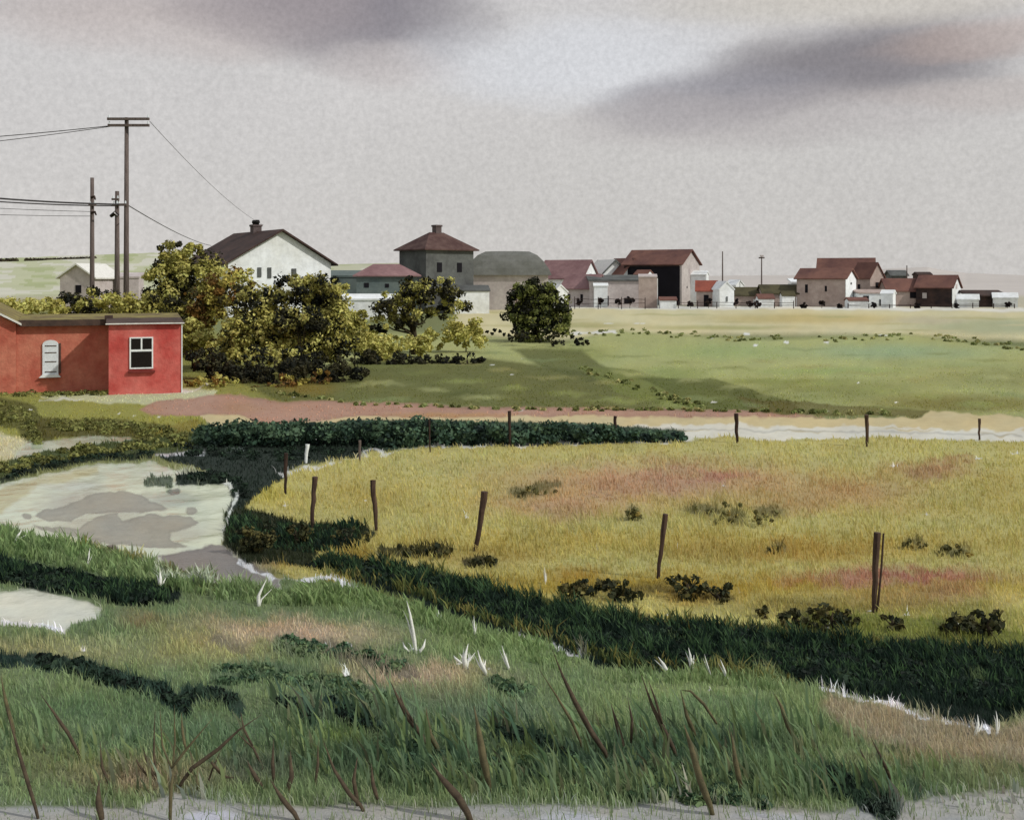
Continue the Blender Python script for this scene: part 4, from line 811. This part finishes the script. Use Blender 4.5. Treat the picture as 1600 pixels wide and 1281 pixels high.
wire('lower of the two wires from the top crossarm to the left', [(-520,262,46),(172,198,YA)], .018, .25)
wire('upper thick wire passing the three pole middles', [(-520,238,44),(198,320,YA)], .045, .45)
wire('lower thick wire passing the three pole middles', [(-520,250,45),(183,322,58)], .035, .45)
wire('upper thin wire ending at the leftmost pole', [(-520,285,46),(144,331,YA)], .014, .2)
wire('lowest thin wire ending at the leftmost pole', [(-520,306,47),(144,338,YA)], .014, .2)
wire('thin wire running down from the top crossarm to the farmhouse chimney', [(234,190,YA),(412,352,121)], .014, .6)
wire('short wire running down from the pole middle to the farmhouse roof', [(200,321,YA),(330,384,125)], .028, .3)
def thinpole(label, px, top, Y, arm):
    root = empty('thin_pole', ((px-800)*Y/F, Y, 0)); zt = AT(px, top, Y).z
    MB().tube([(0,0,-.2),(0,0,zt)], [.14,.08], 6).build('post', m_pole, root)
    if arm: MB().box(-.45,.45,-.08,.08,zt-.5,zt-.3).build('crossarm', m_pole, root); MB().box(-.28,.28,-.2,-.082,zt-.25,zt+.02).build('insulator_box', m_mauve, root)
    tag(root, label, 'pole', 'thin poles in the village')
thinpole('plain thin dark pole behind the narrow white cottage', 1129, 393, 168, False)
thinpole('thin pole with a small crossarm behind the olive roofs', 1190, 399, 170, True)
thinpole('short thin pole behind the long stable', 1417, 415, 172, False)

# ------------------------------------------------------------------ fence posts in the field
def post(label, xt, yt, xb, yb, wpx, m, group, split=False):
    b = G(xb, yb); Y = b.y; k = Y/F; root_ = b; t = AT(xt, yt, Y) - b; r = wpx*k/2
    mb = MB(); seg = 7; pts = []; rr = []
    for i in range(seg+1):
        u = i/seg; pts.append(Vector((t.x*u, random.uniform(-.2,.2)*r, -.08+(t.z+.08)*u)) + Vector((random.uniform(-.25,.25)*r, 0, 0))); rr.append(r*(.62+.5*u)*random.uniform(.92,1.08))
    mb.tube(pts, rr, 9)
    if split: mb.tube([(t.x*.15+r*1.1,0,.0),(t.x*.6+r*1.9,.02,t.z*.5),(t.x+r*1.9,0,t.z*.99)], [r*.4,r*.35,r*.3], 6)
    o_ = mb.build('fence_post', m, None); o_.location = b; tag(o_, label, 'fence post', group)
g1_ = 'wooden fence posts in the golden field'; g2_ = 'distant fence posts along the pale track'
post('first near post from the left, short and dark, beside the pond', 447, 708, 445, 772, 6, m_darkwood, g1_)
post('second near post from the left with dark foot', 492, 745, 486, 824, 8, m_wood, g1_)
post('third near post, leaning slightly right at its foot', 583, 750, 588, 830, 8, m_wood, g1_)
post('fourth near post, thick and leaning right', 758, 768, 742, 862, 10, m_wood, g1_)
post('fifth near post, leaning right above brown green bushes', 1039, 803, 1027, 904, 8, m_wood, g1_)
post('sixth near post, tallest, split in two at the right', 1371, 832, 1364, 956, 10, m_wood, g1_, True)
post('thin grey post at the start of the hedge', 562, 688, 562, 722, 4, m_pole, g2_)
post('white painted post in the dark patch behind the pond', 480, 694, 478, 724, 6, m_white, g2_)
post('thin post in front of the middle of the hedge', 671, 655, 672, 706, 3, m_darkwood, g2_)
post('dark post rising above the hedge', 796, 642, 797, 698, 5, m_darkwood, g2_)
post('short post at the thin end of the hedge', 961, 650, 963, 688, 5, m_darkwood, g2_)
post('dark post standing on the white track', 1150, 646, 1152, 692, 6, m_darkwood, g2_)
post('brown post on the track, second from the right', 1354, 648, 1355, 698, 6, m_wood, g2_)
post('thin post on the track at the far right', 1530, 654, 1530, 688, 4, m_wood, g2_)
E_ = None

# ------------------------------------------------------------------ bare stalks and twigs in the foreground
m_stalk = mat('dry brown stalk', (88,76,58), .9, .3, 8, (62,52,42)); m_stalk2 = mat('olive stalk', (104,96,66), .9, .3, 8, (76,72,50)); m_pale = mat('bleached reed', (222,224,216), .85, .1, 8)
def stalk(name, label, paths, m, group, cat):
    """paths: list of ([(px,py)...], width px); first point of the first path is the foot"""
    b = G(*paths[0][0][0]) if paths[0][0][0][1] > 700 else None; Y = b.y; mb = MB()
    for pts, wpx in paths:
        q = []; n_ = len(pts)
        P3 = [AT(x, y, Y) - b for x, y in pts]
        fine = []
        for i in range(n_-1):
            for s_ in range(3): fine.append(P3[i].lerp(P3[i+1], s_/3))
        fine.append(P3[-1]); N2 = len(fine)
        for i, p_ in enumerate(fine): p_.y += .10*(i/N2)**2*random.choice((-1, 1)) if False else .12*(i/N2)**2
        r = wpx*Y/F/2*(.74 if cat == 'stalk' else (.72 if cat == 'twig' else .6)); rr = [r*(.45+.6*math.sin(math.pi*min(1, .1+i/N2*1.0)))*(1-.85*(i/(N2-1))**2.2) for i in range(N2)]
        if pts is paths[0][0]: fine[0].z -= .04
        mb.tube(fine, rr, 7)
        if cat == 'reed' and pts is paths[0][0]:
            for sx in (-1, 1):
                q2 = [p_ + Vector((sx*r*(.6+3.2*(i/N2)**1.5)*(1 if sx > 0 else .6), 0, 0)) for i, p_ in enumerate(fine)]
                q2 = [Vector((p_.x, p_.y, p_.z*(.62 if sx > 0 else .8))) for p_ in q2]; mb.tube(q2, [a*.6 for a in rr], 5)
    o_ = mb.build(name, m, None, smooth=True); o_.location = b; tag(o_, label, cat, group); return o_
gs = 'dry stalks standing in the foreground grass'
ST = [
 ('long brown stalk at the far left edge leaning left', [([(62,1281),(40,1215),(20,1160),(0,1110)], 9)]),
 ('broad olive stalk above the far left stalk', [([(26,1155),(8,1100),(-6,1060)], 9)]),
 ('slanting dark stalk right of the far left ones', [([(130,1188),(105,1145),(80,1115),(55,1090)], 8)]),
 ('short curved stalk leaning left above the stump', [([(174,1230),(158,1200),(150,1165)], 7)]),
 ('thick broken stump like stalk at the lower left', [([(160,1281),(152,1255),(148,1226)], 16)]),
 ('fan of thin dark stalks left of the forked twig', [([(246,1220),(239,1180),(237,1112)], 6), ([(244,1218),(230,1195),(217,1172)], 7), ([(234,1216),(215,1195),(204,1186)], 5)]),
 ('pale forked twig reaching the bottom edge', [([(266,1281),(266,1230),(268,1198)], 9), ([(268,1200),(290,1172),(328,1128)], 7), ([(270,1198),(272,1160),(267,1108)], 5), ([(268,1200),(252,1165),(244,1112)], 5), ([(290,1168),(284,1145),(278,1120)], 7)]),
 ('arching branch bending right with split top', [([(276,1233),(300,1200),(340,1172),(370,1145),(404,1124)], 10), ([(318,1245),(330,1205),(345,1170)], 5), ([(330,1190),(350,1215),(362,1222)], 8)]),
 ('thin twig crossing right of the arching branch', [([(412,1200),(395,1170),(365,1150)], 6), ([(395,1165),(380,1140),(372,1118)], 6)]),
 ('dark crossed stalks right of the arching branch', [([(412,1232),(395,1210),(382,1195)], 11), ([(430,1235),(425,1195),(424,1162)], 9)]),
 ('short brown stalk standing upright between crossed stalks', [([(448,1240),(455,1215),(450,1180)], 13)]),
 ('brown stalk sinking to the bottom edge', [([(470,1281),(440,1250),(418,1225)], 12)]),
 ('upright brown stalk in the middle left', [([(492,1230),(496,1195),(494,1165)], 7)]),
 ('dark slanting stalk with a heavy foot', [([(572,1266),(545,1240),(520,1205),(500,1160)], 10)]),
 ('pair of dark stalks left of centre', [([(560,1258),(552,1220),(556,1190)], 10), ([(590,1248),(582,1225),(578,1200)], 10)]),
 ('tall brown reed leaning left from the middle grass', [([(668,1160),(640,1125),(622,1095),(608,1070)], 12), ([(648,1130),(630,1105),(622,1085)], 7)]),
 ('thick brown root running to the bottom edge', [([(738,1281),(715,1245),(690,1220),(672,1200)], 18)]),
 ('dark green blade left of centre', [([(688,1175),(672,1150),(664,1110)], 12)]),
 ('tall olive blade in the centre', [([(770,1240),(756,1190),(748,1145),(740,1110)], 18)]),
 ('long brown reed leaning left in front of the ditch', [([(955,1188),(925,1145),(900,1100),(880,1060),(864,1022)], 13)]),
 ('dark blade left of the long brown reed', [([(912,1170),(895,1130),(870,1090),(842,1050)], 7)]),
 ('short forked brown reed right of the long one', [([(976,1170),(965,1135),(956,1105)], 11), ([(986,1160),(988,1125),(982,1095)], 7)]),
 ('long brown reed under the ditch', [([(1058,1180),(1040,1145),(1020,1105),(1004,1060)], 12), ([(1035,1130),(1025,1095),(1014,1065)], 6)]),
 ('arched olive reed bending right', [([(1088,1150),(1074,1120),(1066,1085)], 10), ([(1120,1130),(1100,1100),(1080,1082),(1066,1084)], 7)]),
 ('broad olive blade reaching down to the bare soil', [([(1115,1272),(1095,1220),(1080,1165),(1072,1140)], 17)]),
 ('dark broad blade right of the arched reed', [([(1160,1240),(1150,1190),(1146,1150)], 13)]),
 ('olive blade leaning left near the brown patch', [([(1246,1170),(1232,1135),(1222,1105),(1214,1090)], 11)]),
 ('short brown stalk on the right, leftmost of two', [([(1362,1222),(1355,1195),(1348,1174)], 8)]),
 ('slanting brown stalk on the right, rightmost of two', [([(1394,1222),(1380,1188),(1366,1158)], 8)]),
 ('short dark blade at the bottom between stump and twig', [([(312,1240),(306,1220),(304,1205)], 6)])]
for i, (lab, paths) in enumerate(ST):
    stalk('reed' if 'reed' in lab or 'blade' in lab else ('twig' if 'twig' in lab or 'branch' in lab or 'root' in lab else 'dry_stalk'), lab, paths, m_stalk2 if ('olive' in lab or 'blade' in lab or 'pale' in lab) else m_stalk, gs, 'twig' if 'twig' in lab or 'branch' in lab else 'stalk')
gp = 'bleached reeds in the foreground'
for lab, paths in [
 ('tallest white bleached reed with a wide foot', [([(650,1020),(646,990),(640,960),(634,942)], 9), ([(640,1018),(632,1012),(628,1006)], 7), ([(655,1020),(662,1010),(664,1002)], 8)]),
 ('white reed pointing right, right of the tallest', [([(728,1045),(726,1028),(731,1010)], 12), ([(722,1036),(712,1030),(708,1028)], 7)]),
 ('white reed leaning left, third from the left', [([(762,1055),(752,1038),(746,1020)], 10)]),
 ('small white reed leaning left, fourth from the left', [([(796,1046),(790,1030),(784,1012)], 7)]),
 ('short white reed close under the ditch at the left', [([(688,974),(686,965),(684,956)], 5)]),
 ('short white reed close under the ditch, second', [([(744,996),(741,980),(740,966)], 5)]),
 ('white reed at the pond end', [([(404,948),(404,930),(414,908)], 9)]),
 ('white reed among the pond edge grass', [([(250,920),(250,905),(247,895)], 10)]),
 ('thin white reed in the pond grass at left', [([(136,886),(138,870),(137,858)], 4)]),
 ('white reed at the far left pond corner', [([(24,848),(27,838),(30,830)], 8)]),
 ('white blade in the ditch, widest one', [([(1044,1054),(1038,1040),(1030,1030)], 10)]),
 ('white blade in the ditch between two others', [([(1080,1045),(1080,1030),(1078,1016)], 9)]),
 ('thin white blade in the ditch', [([(1112,1058),(1106,1040),(1103,1026)], 4)]),
 ('white blade at the right end of the ditch gap', [([(1138,1064),(1132,1046),(1128,1034)], 6)]),
 ('thin white reed in the golden field', [([(852,912),(852,900),(851,888)], 4)]),
 ('white spike on the brown patch, left', [([(1522,1148),(1530,1134),(1534,1122)], 8)]),
 ('white spike on the brown patch, right', [([(1556,1150),(1560,1130),(1563,1116)], 6)])]:
    stalk('bleached_reed', lab, paths, m_pale, gp, 'reed')
